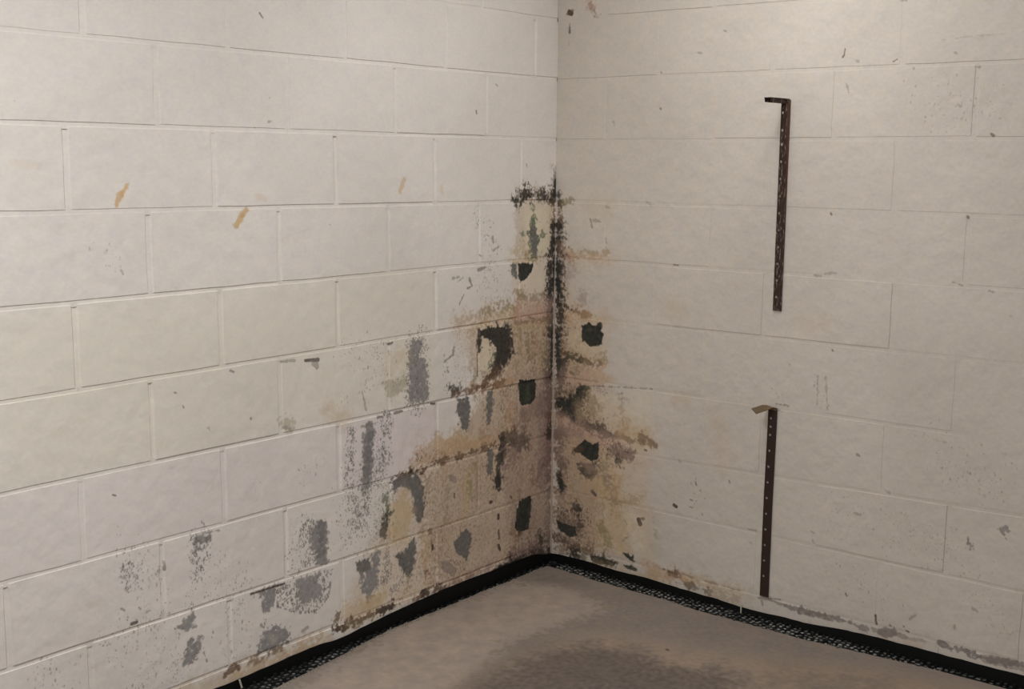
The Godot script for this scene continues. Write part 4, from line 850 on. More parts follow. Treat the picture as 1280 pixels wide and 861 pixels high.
func block(left: bool, s0: float, s1: float, bot: Callable, top: Callable, gap: float, proud: float, bevel: float) -> SurfaceTool:
	# one block: outline with slightly uneven arrises, chamfered face, sides running back into the mortar
	var ring: Array[Vector2] = []
	var nx := maxi(2, int((s1 - s0) / 0.07))
	var ny := 3
	var a := s0 + gap * 0.5
	var b := s1 - gap * 0.5
	if s0 <= 0.001:
		a = 0.0
	for i in nx:
		var s := lerpf(a, b, float(i) / nx)
		ring.append(Vector2(s, bot.call(s) + gap * 0.5))
	for i in ny:
		ring.append(Vector2(b, lerpf(bot.call(b) + gap * 0.5, top.call(b) - gap * 0.5, float(i) / ny)))
	for i in nx:
		var s := lerpf(b, a, float(i) / nx)
		ring.append(Vector2(s, top.call(s) - gap * 0.5))
	for i in ny:
		ring.append(Vector2(a, lerpf(top.call(a) - gap * 0.5, bot.call(a) + gap * 0.5, float(i) / ny)))
	var mid := Vector2.ZERO
	for v in ring:
		mid += v / ring.size()
	var inner: Array[Vector2] = []
	var outer: Array[Vector2] = []
	for v in ring:
		var j := Vector2(rng.randf_range(-1, 1), rng.randf_range(-1, 1)) * 0.0008
		if v.x <= 0.001:
			j.x = 0.0
		outer.append(v + j)
		var inw := Vector2(signf(mid.x - v.x) if absf(mid.x - v.x) > (b - a) * 0.46 else 0.0, signf(mid.y - v.y) if absf(mid.y - v.y) > 0.08 else 0.0)
		if v.x <= 0.001:
			inw.x = 0.0
		inner.append(v + j + inw * rng.randf_range(0.0018, 0.0034) * Vector2(bevel, 0.6 if left else 0.55))
	var st := start()
	var n := wall_point(left, 0, 0, 1)
	var count := ring.size()
	var mp := wall_point(left, mid.x, mid.y, proud)
	for i in count:
		var k := (i + 1) % count
		tri(st, mp, wall_point(left, inner[i].x, inner[i].y, proud), wall_point(left, inner[k].x, inner[k].y, proud), n, wall_uv(mid.x, mid.y), wall_uv(inner[i].x, inner[i].y), wall_uv(inner[k].x, inner[k].y))
		var away := wall_point(left, (outer[i] + outer[k]).x * 0.5 - mid.x, (outer[i] + outer[k]).y * 0.5 - mid.y, 0.02)
		wall_quad(st, left, Vector3(inner[i].x, inner[i].y, proud), Vector3(inner[k].x, inner[k].y, proud), Vector3(outer[k].x, outer[k].y, -0.0055), Vector3(outer[i].x, outer[i].y, -0.0055), away)
		wall_quad(st, left, Vector3(outer[i].x, outer[i].y, -0.0055), Vector3(outer[k].x, outer[k].y, -0.0055), Vector3(outer[k].x, outer[k].y, -0.03), Vector3(outer[i].x, outer[i].y, -0.03), away)
	return st

# joints: height and slope of each bed joint, top to bottom; rows: where the upright joints of each course stand
func block_wall(wall: Node3D, left: bool, joints: Array, rows: Array, depth: Array, length: float, m: Material) -> void:
	var mortar := start()
	var n := wall_point(left, 0, 0, 1)
	for r in joints.size() - 1:
		var hi: Vector2 = joints[r]
		var lo: Vector2 = joints[r + 1]
		var top := func(s: float) -> float: return hi.x + hi.y * minf(s, 2.0)
		var bot := func(s: float) -> float: return lo.x + lo.y * minf(s, 2.0)
		var ups: Array = rows[r]
		var s0 := 0.0
		for k in ups.size() + 1:
			var s1: float = ups[k] if k < ups.size() else length
			var gap := rng.randf_range(0.007, 0.0095)
			build("block", block(left, s0, s1, bot, top, gap, rng.randf_range(-0.0006, 0.0009), 1.9 if left else 1.4), m, wall)
			# mortar behind this block's right and lower joint, more or less filled with paint
			var dv := -rng.randf_range(depth[0], depth[1]) * (2.0 if left else 1.4)
			var dh := -rng.randf_range(depth[0], depth[1])
			wall_quad(mortar, left, Vector3(s1 - 0.012, bot.call(s1) - 0.004, dv), Vector3(s1 + 0.012, bot.call(s1) - 0.004, dv), Vector3(s1 + 0.012, top.call(s1) + 0.004, dv), Vector3(s1 - 0.012, top.call(s1) + 0.004, dv), n)
			wall_quad(mortar, left, Vector3(s0, bot.call(s0) - 0.011, dh), Vector3(s1, bot.call(s1) - 0.011, dh), Vector3(s1, bot.call(s1) + 0.011, dh), Vector3(s0, bot.call(s0) + 0.011, dh), n)
			s0 = s1
	build("mortar", mortar, m, wall)

# ------------------------------------------------------------------ steel straps
# A flat bar swept along a path: p points, w the direction of its width at each point, holes cut at given places.
func strap_face(st: SurfaceTool, path: Array, wide: Array, normal: Array, thick: float) -> void:
	for i in path.size() - 1:
		var a: Vector3 = path[i]
		var b: Vector3 = path[i + 1]
		var wa: Vector3 = wide[i] * 0.5
		var wb: Vector3 = wide[i + 1] * 0.5
		var na: Vector3 = normal[i] * thick
		var nb: Vector3 = normal[i + 1] * thick
		quad(st, a - wa, a + wa, b + wb, b - wb, na)
		quad(st, a - wa - na, a + wa - na, b + wb - nb, b - wb - nb, -na)
		quad(st, a - wa, b - wb, b - wb - nb, a - wa - na, -wa)
		quad(st, a + wa, b + wb, b + wb - nb, a + wa - na, wa)
	for e in [0, path.size() - 1]:
		var a: Vector3 = path[e]
		var w: Vector3 = wide[e] * 0.5
		var nn: Vector3 = normal[e] * thick
		var o: Vector3 = (path[0] - path[1]) if e == 0 else (path[e] - path[e - 1])
		quad(st, a - w, a + w, a + w - nn, a - w - nn, o)

# A flat bar with round holes right through it. at.call(u, t) gives the point of its front face: u across (-0.5..0.5), t metres down.
func perforated(st: SurfaceTool, at: Callable, length: float, width: float, thick: float, holes: Array, radius: float, shift: float) -> void:
	var back := Vector3(0, 0, -thick)
	var cuts: Array = [0.0]
	for h in holes:
		cuts.append(h - radius * 1.5)
		cuts.append(h + radius * 1.5)
	cuts.append(length)
	for i in cuts.size() - 1:
		var ta: float = cuts[i]
		var tb: float = cuts[i + 1]
		var n := Vector3(0, 0, 1)
		for side in [-0.5, 0.5]:
			quad(st, at.call(side, ta), at.call(side, tb), at.call(side, tb) + back, at.call(side, ta) + back, Vector3(side, 0, 0))
		if i % 2 == 0:
			quad(st, at.call(-0.5, ta), at.call(0.5, ta), at.call(0.5, tb), at.call(-0.5, tb), n)
			quad(st, at.call(-0.5, ta) + back, at.call(0.5, ta) + back, at.call(0.5, tb) + back, at.call(-0.5, tb) + back, -n)
			continue
		var ct := (ta + tb) * 0.5
		var hr := (tb - ta) * 0.5
		var rim: Array[Vector2] = []
		var edge: Array[Vector2] = []
		var corner: Array = []
		for k in 20:
			# directions through the four corners too, so that the outer ring is the exact rectangle
			var t := TAU * k / 20.0
			var d := Vector2(cos(t), sin(t))
			rim.append(Vector2(shift + d.x * radius / width, ct + d.y * radius))
			var room_u := ((0.5 - shift) if d.x > 0.0 else (0.5 + shift)) * width
			var q := minf(room_u / maxf(absf(d.x), 1e-4), hr / maxf(absf(d.y), 1e-4))
			edge.append(Vector2(shift + d.x * q / width, ct + d.y * q))
		for k in 20:
			var j := (k + 1) % 20
			var e0 := edge[k]
			var e1 := edge[j]
			var pts: Array = [rim[k], rim[j], e1, e0]
			for f in 2:
				var off := Vector3.ZERO if f == 0 else back
				var nn := n if f == 0 else -n
				quad(st, at.call(rim[k].x, rim[k].y) + off, at.call(rim[j].x, rim[j].y) + off, at.call(e1.x, e1.y) + off, at.call(e0.x, e0.y) + off, nn)
				if absf(e0.x - e1.x) > 1e-4 and absf(e0.y - e1.y) > 1e-5:
					var cx := e0.x if absf(absf(e0.x) - 0.5) < 1e-4 else e1.x
					var cy := e0.y if absf(absf(e0.y - ct) - hr) < 1e-5 else e1.y
					tri(st, at.call(e0.x, e0.y) + off, at.call(e1.x, e1.y) + off, at.call(cx, cy) + off, nn)
			quad(st, at.call(rim[k].x, rim[k].y), at.call(rim[j].x, rim[j].y), at.call(rim[j].x, rim[j].y) + back, at.call(rim[k].x, rim[k].y) + back, at.call(shift, ct) - at.call(rim[k].x, rim[k].y))
	for e in [0.0, length]:
		quad(st, at.call(-0.5, e), at.call(0.5, e), at.call(0.5, e) + back, at.call(-0.5, e) + back, Vector3(0, 1 if e == 0.0 else -1, 0))

func structure(o: Node, label := "", category := "") -> void:
	o.set_meta("kind", "structure")
	if label:
		tag(o, label, category)

func area_light(called: String, at: Vector3, size: Vector2, turn: Vector3, energy: float, c: Color) -> void:
	var l := AreaLight3D.new()
	l.name = called
	l.area_size = size
	l.light_color = c
	l.light_energy = energy
	l.area_range = 12.0
	l.area_attenuation = 2.0
	l.shadow_enabled = true
	l.position = at
	l.rotation_degrees = turn
	add_child(l)

func glow_material(energy: float, c: Color) -> StandardMaterial3D:
	var m := StandardMaterial3D.new()
	m.albedo_color = Color(0.8, 0.8, 0.8)
	m.roughness = 0.6
	m.emission_enabled = true
	m.emission = c
	m.emission_energy_multiplier = energy
	return m

func window(called: String, label: String, lo: Vector3, hi: Vector3, axis: int, energy: float) -> void:
	# added glowing frosted pane in a white frame with one mullion, filling its opening
	var w := base(called)
	structure(w, label, "window")
	var st := start()
	var a := lo
	var b := hi
	var mid := (lo[axis] + hi[axis]) * 0.5
	a[axis] = mid - 0.01
	b[axis] = mid + 0.01
	box(st, a, b)
	build("pane", st, glow_material(energy, Color(1.0, 0.96, 0.92)), w)
	st = start()
	var u := 2 if axis == 0 else 0
	for edge in [lo[u], (lo[u] + hi[u]) * 0.5 - 0.025, hi[u] - 0.05]:
		a = lo
		b = hi
		a[u] = edge
		b[u] = edge + 0.05
		a[axis] = mid - 0.03
		b[axis] = mid + 0.03
		box(st, a, b)
	for edge in [lo.y, hi.y - 0.05]:
		a = lo
		b = hi
		a.y = edge
		b.y = edge + 0.05
		a[axis] = mid - 0.029
		b[axis] = mid + 0.029
		box(st, a, b)
	build("window_frame", st, M.frame_white, w)

# a wall with one opening: from lo to hi, the opening between u0..u1 along axis u and y0..y1
func pierced(st: SurfaceTool, lo: Vector3, hi: Vector3, u: int, u0: float, u1: float, y0: float, y1: float) -> void:
	var a := lo
	var b := hi
	b[u] = u0
	box(st, a, b)
	a = lo
	a[u] = u1
	box(st, a, hi)
	a = lo
	b = hi
	a[u] = u0
	b[u] = u1
	b.y = y0
	box(st, a, b)
	a.y = y1
	b.y = hi.y
	box(st, a, b)

func curve(pts: Array, s: float) -> float:
	# linear through (s, value) pairs
	for i in range(1, pts.size()):
		if s <= pts[i].x or i == pts.size() - 1:
			var k := clampf((s - pts[i - 1].x) / (pts[i].x - pts[i - 1].x), 0.0, 1.0)
			return lerpf(pts[i - 1].y, pts[i].y, k)
	return 0.0

func wobble(s: float, seed_at: int) -> float:
	var i := int(s * 190.0)
	return (fine_noise[(seed_at & 511) * 512 + (i & 511)] - 128) / 110.0 * 0.6 + (mid_noise[(seed_at & 511) * 512 + (i & 511)] - 128) / 110.0 * 0.7

# distance of the slab's edge from each wall
func slab_edge(left: bool, s: float) -> float:
	if left:
		return curve([Vector2(0, 0.04), Vector2(0.142, 0.03), Vector2(0.264, 0.034), Vector2(0.423, 0.027), Vector2(0.545, 0.03), Vector2(0.657, 0.027), Vector2(0.833, 0.026), Vector2(0.999, 0.046), Vector2(1.119, 0.064), Vector2(1.23, 0.075), Vector2(1.4, 0.085), Vector2(2.6, 0.09)], s) + 0.0045 * wobble(s, 40)
	return curve([Vector2(0, 0.068), Vector2(0.163, 0.069), Vector2(0.269, 0.081), Vector2(0.371, 0.079), Vector2(0.53, 0.08), Vector2(0.662, 0.093), Vector2(0.813, 0.087), Vector2(0.914, 0.09), Vector2(1.02, 0.09), Vector2(1.167, 0.076), Vector2(1.372, 0.052), Vector2(1.485, 0.047), Vector2(2.6, 0.045)], s) + 0.0025 * wobble(s, 90)

func mat_strip(left: bool, from: float, foot_from: float, length: float, label: String) -> Node3D:
	# dimpled plastic drainage sheet: an upright edge against the wall, a studded foot lying in the slot beside the slab
	var o := base("drainage_mat", wall_point(left, 0.0, FLOOR_Y - 0.03, 0.0))
	tag(o, label, "drainage mat")
	var off := -o.position
	var low := FLOOR_Y - 0.006
	var lip := start()
	var foot := start()
	var n := int(length / 0.02)
	var out := wall_point(left, 0, 0, 1)
	for i in n:
		var a := lerpf(from, length, float(i) / n)
		var b := lerpf(from, length, float(i + 1) / n)
		var pts: Array = []
		for s in [a, b]:
			var y := curve([Vector2(0, -0.045), Vector2(0.04, -0.04), Vector2(0.1, -0.026), Vector2(0.35, -0.023), Vector2(0.55, -0.021), Vector2(0.774, -0.029), Vector2(0.912, -0.039), Vector2(1.042, -0.047), Vector2(1.104, -0.04), Vector2(1.224, -0.041), Vector2(1.437, -0.047), Vector2(1.5, -0.043), Vector2(2.4, -0.045)] if left else [Vector2(0, -0.047), Vector2(0.06, -0.043), Vector2(0.148, -0.04), Vector2(0.234, -0.046), Vector2(0.416, -0.044), Vector2(0.543, -0.051), Vector2(0.694, -0.052), Vector2(0.767, -0.058), Vector2(0.975, -0.053), Vector2(1.106, -0.045), Vector2(1.232, -0.039), Vector2(1.467, -0.038), Vector2(2.4, -0.036)], s) + 0.0022 * wobble(s, 200 if left else 260)
			var d := 0.0035 + 0.0015 * wobble(s * 0.4, 300)
			pts.append([s, y, d])
		var p0: Array = pts[0]
		var p1: Array = pts[1]
		var front := func(p: Array, yy: float, dd: float) -> Vector3: return wall_point(left, p[0], yy, dd) + off
		quad(lip, front.call(p0, low, 0.009), front.call(p1, low, 0.009), front.call(p1, p1[1], p1[2] + 0.0012), front.call(p0, p0[1], p0[2] + 0.0012), out)
		quad(lip, front.call(p0, low, 0.005), front.call(p1, low, 0.005), front.call(p1, p1[1], p1[2]), front.call(p0, p0[1], p0[2]), -out)
		quad(lip, front.call(p0, p0[1], p0[2]), front.call(p1, p1[1], p1[2]), front.call(p1, p1[1], p1[2] + 0.0012), front.call(p0, p0[1], p0[2] + 0.0012), Vector3.UP)
		var ea := slab_edge(left, a) + 0.02
		var eb := slab_edge(left, b) + 0.02
		if a < foot_from:
			continue
		quad(foot, front.call(p0, low, 0.004), front.call(p1, low, 0.004), front.call(p1, low, eb), front.call(p0, low, ea), Vector3.UP)
		quad(foot, front.call(p0, low - 0.002, 0.004), front.call(p1, low - 0.002, 0.004), front.call(p1, low - 0.002, eb), front.call(p0, low - 0.002, ea), Vector3.DOWN)
	build("upright_lip", lip, M.sheet, o)
	build("foot_sheet", foot, M.sheet, o)
	# the studs: black plastic, their tops caked with concrete dust towards the slab
	var studs := start()
	var row := 0
	var s := foot_from + 0.01
	while s < length:
		var e := slab_edge(left, s)
		var d := 0.014 + 0.009 * (row % 2)
		while d < e - 0.001:
			var r := rng.randf_range(0.0058, 0.0082)
			var hgt := rng.randf_range(0.006, 0.010)
			var dust := clampf(wobble(s * 0.13, 440) * 0.9 + 0.55, 0.05, 1.0) * clampf((d - 0.018) / 0.03, 0.0, 1.0) * rng.randf_range(0.2, 1.0)
			if left:
				dust *= 0.55
			var cap := Color(0.012, 0.013, 0.013).lerp(Color(0.42, 0.42, 0.40), dust)
			var side := Color(0.010, 0.011, 0.011).lerp(Color(0.12, 0.12, 0.11), dust * rng.randf())
			var c := wall_point(left, s + rng.randf_range(-0.003, 0.003), low, d + rng.randf_range(-0.002, 0.002)) + off
			var turn := rng.randf() * TAU
			var st2 := rng.randf_range(1.0, 1.7)
			var ring: Array[Vector3] = []
			for j in 8:
				var t := TAU * j / 8.0
				ring.append((Vector3(cos(t) * st2, 0, sin(t)) * r).rotated(Vector3.UP, turn))
			for j in 8:
				var u := ring[j]
				var v := ring[(j + 1) % 8]
				studs.set_color(side)
				quad(studs, c + u, c + v, c + v * 0.62 + Vector3(0, hgt, 0), c + u * 0.62 + Vector3(0, hgt, 0), u + v)
				studs.set_color(cap)
				tri(studs, c + Vector3(0, hgt * 0.85, 0), c + u * 0.62 + Vector3(0, hgt, 0), c + v * 0.62 + Vector3(0, hgt, 0), Vector3.UP)
			d += 0.018
		s += 0.018
		row += 1
	var so := build("dimple", studs, M.dusty, o)
	so.set_meta("kind", "stuff")
	return o

func _ready() -> void:
	# ---------------------------------------------------------------- camera, light, exposure
	var cam := Camera3D.new()
	cam.name = "camera"
	add_child(cam)
	cam.position = Vector3(2.5004, 1.3418, 3.2955)
	cam.basis = Basis.from_euler(Vector3(deg_to_rad(-8.6248), deg_to_rad(39.2234), deg_to_rad(0.4751)), EULER_ORDER_YXZ)
	cam.fov = 32.389
	cam.near = 0.05
	cam.current = true
	var env := Environment.new()
	env.background_mode = Environment.BG_SKY
	var sky := Sky.new()
	var psm := PhysicalSkyMaterial.new()
	sky.sky_material = psm
	env.sky = sky
	env.tonemap_mode = Environment.TONE_MAPPER_LINEAR
	env.tonemap_exposure = 1.0
	env.sdfgi_enabled = true
	env.ssao_enabled = true
	env.ssil_enabled = true
	var we := WorldEnvironment.new()
	we.name = "environment"
	we.environment = env
	add_child(we)
	# two ceiling lamps and a frosted window, all unseen, added for the light
	area_light("added_ceiling_lamp_light", Vector3(1.2, CEIL_Y - 0.12, 2.8), Vector2(0.46, 0.8), Vector3(-90, 0, 0), 3.5, Color(1.0, 1.0, 1.0))
	area_light("added_ceiling_lamp_001_light", Vector3(1.0, CEIL_Y - 0.12, 0.75), Vector2(0.46, 0.8), Vector3(-90, 0, 0), 0.95, Color(1.0, 1.0, 1.0))
	area_light("added_window_1_light", Vector3(ROOM_X - 0.03, 1.5, 3.65), Vector2(1.2, 1.0), Vector3(0, 90, 0), 1.8, Color(1.0, 1.0, 1.0))

	# ---------------------------------------------------------------- surfaces
	rng.seed = 4711
	low_noise = noise_bytes(0.006, 3, 11)
	mid_noise = noise_bytes(0.028, 3, 12)
	fine_noise = noise_bytes(0.085, 4, 13)
	var grit := NoiseTexture2D.new()
	grit.width = 512
	grit.height = 512
	grit.seamless = true
	grit.as_normal_map = true
	grit.bump_strength = 1.4
	var gn := FastNoiseLite.new()
	gn.seed = 21
	gn.noise_type = FastNoiseLite.TYPE_SIMPLEX
	gn.frequency = 0.05
	gn.fractal_octaves = 4
	grit.noise = gn
	var pl := Paint.new(RES, RES, 0.0, TOP, SIDE / RES)
	ground_coat(pl, Color(0.929, 0.902, 0.875), 0.045, 0.03, 0.9)  # same paint as the right wall, lightened to stand in for stronger light
	runs(pl, Rect2(0.0, 0.02, 0.75, 0.55), 70, ["tan", "grime", "olive", "plum", "yellow"])
	runs(pl, Rect2(0.0, 0.4, 0.45, 0.5), 45, ["tan", "grime", "olive", "plum"])
	runs(pl, Rect2(0.0, 0.03, 0.3, 0.9), 30, ["brown", "plum", "grime"])
	lay(pl, left_stains())
	var pr := Paint.new(RES, RES, 0.0, TOP, SIDE / RES)
	ground_coat(pr, Color(0.843, 0.808, 0.769), 0.045, 0.035, 0.9)  # same paint as the left wall, dimmer light put into its colour
	runs(pr, Rect2(0.0, 0.02, 0.32, 0.6), 45, ["tan", "grime", "olive", "plum"])
	runs(pr, Rect2(0.0, 0.03, 0.14, 0.9), 25, ["brown", "plum", "grime"])
	lay(pr, right_stains())
	var pf := Paint.new(1024, 1024, 0.0, 0.0, 2.4 / 1024)
	pf.down = 1.0
	ground_coat(pf, Color(0.553, 0.510, 0.475), 0.09, 0.05, 1.2)
	lay(pf, floor_stains())
	var ml := mat("painted_block_left_lit", Color.WHITE, 0.85)
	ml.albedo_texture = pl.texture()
	var mr := mat("painted_block_right_shaded", Color.WHITE, 0.85)
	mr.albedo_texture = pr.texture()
	for m in [ml, mr]:
		m.normal_enabled = true
		m.normal_texture = grit
		m.normal_scale = 0.3
		m.texture_repeat = false
	var mf := mat("concrete_slab", Color.WHITE, 0.8)
	mf.albedo_texture = pf.texture()
	mf.texture_repeat = false
	var mp := mat("bare_wall_paint", Color(0.824, 0.792, 0.745), 0.9)
	mat("ceiling_board", Color(0.784, 0.765, 0.737), 0.9)
	mat("joint_filler", Color(0.698, 0.627, 0.580), 0.8)
	mat("raw_concrete", Color(0.42, 0.4, 0.37), 0.95)
	mat("steel", Color(0.33, 0.25, 0.235), 0.6)
	M.steel.metallic = 0.25
	mat("dark_steel", Color(0.235, 0.18, 0.16), 0.6)
	mat("rusty_edge", Color(0.42, 0.31, 0.24), 0.75)
	mat("hook_steel", Color(0.47, 0.40, 0.31), 0.65)
	mat("sheet", Color(0.05, 0.055, 0.055), 0.6)
	var dusty := mat("dusty", Color.WHITE, 0.9)
	dusty.vertex_color_use_as_albedo = true
	var dt := NoiseTexture2D.new()
	dt.width = 256
	dt.height = 256
	dt.seamless = true
	var dn := FastNoiseLite.new()
	dn.seed = 5
	dn.frequency = 0.03
	dn.fractal_octaves = 4
	dt.noise = dn
	var ramp := Gradient.new()
	ramp.offsets = PackedFloat32Array([0.0, 0.6, 0.72, 0.85])
	ramp.colors = PackedColorArray([Color(0.22, 0.17, 0.15), Color(0.28, 0.215, 0.195), Color(0.36, 0.30, 0.28), Color(0.6, 0.55, 0.54)])
	dt.color_ramp = ramp
	M.steel.albedo_color = Color.WHITE
	M.steel.albedo_texture = dt
	M.steel.uv1_triplanar = true
	M.steel.uv1_world_triplanar = true
	M.steel.uv1_scale = Vector3(22, 4, 22)
	mat("pale_plastic", Color(0.8, 0.78, 0.72), 0.6)
	mat("crumb", Color(0.52, 0.5, 0.46), 0.95)
	mat("frame_white", Color(0.8, 0.8, 0.78), 0.5)

	# ---------------------------------------------------------------- the room
	var wl := base("wall_left")
	structure(wl, "cream painted block wall with black and grey mould patches spreading from the corner", "wall")
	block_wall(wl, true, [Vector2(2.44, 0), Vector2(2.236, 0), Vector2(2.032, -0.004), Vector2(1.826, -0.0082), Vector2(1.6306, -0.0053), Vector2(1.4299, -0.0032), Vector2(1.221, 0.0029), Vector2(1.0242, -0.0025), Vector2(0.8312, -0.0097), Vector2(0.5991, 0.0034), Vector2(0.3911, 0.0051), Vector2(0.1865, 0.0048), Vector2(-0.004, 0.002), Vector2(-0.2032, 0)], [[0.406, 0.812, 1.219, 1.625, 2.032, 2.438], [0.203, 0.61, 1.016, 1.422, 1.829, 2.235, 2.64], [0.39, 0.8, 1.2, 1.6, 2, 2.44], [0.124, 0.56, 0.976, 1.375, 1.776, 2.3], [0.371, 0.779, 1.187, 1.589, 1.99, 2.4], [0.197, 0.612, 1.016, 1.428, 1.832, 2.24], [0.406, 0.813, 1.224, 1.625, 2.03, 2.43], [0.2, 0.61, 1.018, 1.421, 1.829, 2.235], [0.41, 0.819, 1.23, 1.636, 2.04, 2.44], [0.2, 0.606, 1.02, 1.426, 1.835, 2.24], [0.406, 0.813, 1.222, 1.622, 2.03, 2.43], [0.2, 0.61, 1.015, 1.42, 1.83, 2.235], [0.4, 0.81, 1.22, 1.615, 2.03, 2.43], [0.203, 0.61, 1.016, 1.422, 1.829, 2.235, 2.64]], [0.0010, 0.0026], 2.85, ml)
	var st := start()
	box(st, Vector3(-0.2, -0.3, -0.2), Vector3(-0.012, CEIL_Y, 2.86))
	box(st, Vector3(-0.2, -0.3, 2.84), Vector3(0.0, CEIL_Y, ROOM_Z + 0.2))
	build("wall_core", st, mp, wl)
	# bead of filler up the inner corner, standing out where mould has blackened both sides
	st = start()
	var steps := 46
	for i in steps:
		var ya := lerpf(-0.045, 0.96, float(i) / steps)
		var yb := lerpf(-0.045, 0.96, float(i + 1) / steps)
		for j in 3:
			var t0 := PI * 0.5 * j / 3.0
			var t1 := PI * 0.5 * (j + 1) / 3.0
			var ra := 0.0048 + 0.0012 * wobble(ya, 400)
			var rb := 0.0048 + 0.0012 * wobble(yb, 400)
			if i >= steps - 4:
				ra *= (steps - i) / 4.0
				rb *= (steps - i - 1) / 4.0
			quad(st, Vector3(cos(t0) * ra, ya, sin(t0) * ra), Vector3(cos(t1) * ra, ya, sin(t1) * ra), Vector3(cos(t1) * rb, yb, sin(t1) * rb), Vector3(cos(t0) * rb, yb, sin(t0) * rb), Vector3(1, 0, 1))
	build("corner_bead", st, M.joint_filler, wl)

	var wr := base("wall_right")
	structure(wr, "off-white block wall behind the two steel straps, mouldy only beside the corner", "wall")
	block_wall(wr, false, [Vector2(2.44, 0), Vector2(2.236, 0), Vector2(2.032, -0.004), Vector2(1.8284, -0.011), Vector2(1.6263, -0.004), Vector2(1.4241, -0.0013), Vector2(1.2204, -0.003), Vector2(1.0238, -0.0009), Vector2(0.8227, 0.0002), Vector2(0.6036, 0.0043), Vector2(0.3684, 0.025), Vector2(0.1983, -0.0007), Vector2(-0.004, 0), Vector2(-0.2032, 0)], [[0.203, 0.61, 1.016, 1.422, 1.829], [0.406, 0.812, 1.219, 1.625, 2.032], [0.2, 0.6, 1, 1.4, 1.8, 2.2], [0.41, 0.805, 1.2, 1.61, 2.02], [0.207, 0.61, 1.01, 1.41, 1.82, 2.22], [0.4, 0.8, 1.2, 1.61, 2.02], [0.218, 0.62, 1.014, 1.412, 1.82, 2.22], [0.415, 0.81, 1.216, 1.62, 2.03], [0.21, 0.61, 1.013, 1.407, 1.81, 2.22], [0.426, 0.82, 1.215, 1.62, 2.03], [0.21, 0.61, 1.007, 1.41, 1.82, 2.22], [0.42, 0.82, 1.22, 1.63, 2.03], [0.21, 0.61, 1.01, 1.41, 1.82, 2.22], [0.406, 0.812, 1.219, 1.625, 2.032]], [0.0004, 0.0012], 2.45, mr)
	st = start()
	box(st, Vector3(-0.01, -0.3, -0.2), Vector3(2.46, CEIL_Y, -0.012))
	box(st, Vector3(2.44, -0.3, -0.2), Vector3(ROOM_X + 0.2, CEIL_Y, 0.0))
	build("wall_core", st, mp, wr)

	# slab: its edge keeps clear of both walls, so that the mat lies in a slot
	st = start()
	var edge: Array[Vector2] = []
	var k := 0
	var zc := slab_edge(false, 0.05)
	var xc := slab_edge(true, 0.1)
	var zs: Array[Vector2] = []
	var sl := 2.6
	while sl > zc + 0.012:
		edge.append(Vector2(slab_edge(true, sl), sl))
		sl -= 0.012
	edge.append(Vector2(xc + 0.004, zc + 0.004))
	sl = xc + 0.014
	while sl < 2.6:
		edge.append(Vector2(sl, slab_edge(false, sl)))
		sl += 0.012
	var far := Vector2(2.6, 2.6)
	var uvf := func(v: Vector2) -> Vector2: return v / 2.4
	for i in edge.size() - 1:
		var a := edge[i]
		var b := edge[i + 1]
		tri(st, Vector3(a.x, FLOOR_Y, a.y), Vector3(b.x, FLOOR_Y, b.y), Vector3(far.x, FLOOR_Y, far.y), Vector3.UP, uvf.call(a), uvf.call(b), uvf.call(far))
		var away := Vector3(-1, 0, -1)
		quad(st, Vector3(a.x, FLOOR_Y, a.y), Vector3(b.x, FLOOR_Y, b.y), Vector3(b.x, FLOOR_Y - 0.05, b.y), Vector3(a.x, FLOOR_Y - 0.05, a.y), away)
	var fl := build("floor", st, mf)
	structure(fl, "grey concrete slab with a darker damp patch in front of the corner", "floor")
	st = start()
	box(st, Vector3(-0.2, -0.3, -0.2), Vector3(2.6, FLOOR_Y - 0.026, 2.6))
	box(st, Vector3(2.6, -0.3, -0.2), Vector3(ROOM_X + 0.2, FLOOR_Y, ROOM_Z + 0.2))
	box(st, Vector3(-0.2, -0.3, 2.6), Vector3(2.6, FLOOR_Y, ROOM_Z + 0.2))
	build("slab_bed", st, M.raw_concrete, fl)

	st = start()
	box(st, Vector3(-0.2, CEIL_Y, -0.2), Vector3(ROOM_X + 0.2, CEIL_Y + 0.2, ROOM_Z + 0.2))
	structure(build("ceiling", st, M.ceiling_board), "plain board ceiling over the whole basement room", "ceiling")
	var ws := base("wall_side")
	structure(ws, "plain block wall with the added frosted window, opposite the mouldy painted wall", "wall")
	st = start()
	pierced(st, Vector3(ROOM_X, -0.3, 0.0), Vector3(ROOM_X + 0.2, CEIL_Y, ROOM_Z + 0.2), 2, 3.0, 4.3, 0.95, 2.05)
	build("wall_core", st, M.raw_concrete, ws)
	window("window_1", "added unseen frosted window in the plain wall opposite the mouldy one", Vector3(ROOM_X, 0.95, 3.0), Vector3(ROOM_X + 0.2, 2.05, 4.3), 0, 0.6)  # unseen window, added as a light source for the walls
	var wb := base("wall_back")
	structure(wb, "plain painted wall behind the viewer, facing the steel straps", "wall")
	st = start()
	box(st, Vector3(0.0, -0.3, ROOM_Z), Vector3(ROOM_X, CEIL_Y, ROOM_Z + 0.2))
	build("wall_core", st, mp, wb)
	# ceiling lamps, added above the view to light the walls: tray and diffuser
	for spot in [[1.2, 2.8, "added unseen white ceiling lamp with a frosted diffuser further from the corner"], [1.0, 0.75, "added unseen white ceiling lamp with a frosted diffuser nearest the corner"]]:
		var lamp := base("added_ceiling_lamp", Vector3(spot[0], CEIL_Y, spot[1]))
		tag(lamp, spot[2], "added ceiling lamp")
		st = start()
		box(st, Vector3(-0.26, -0.06, -0.43), Vector3(0.26, -0.002, 0.43))
		build("tray", st, M.frame_white, lamp)
		st = start()
		box(st, Vector3(-0.23, -0.1, -0.4), Vector3(0.23, -0.06, 0.4))
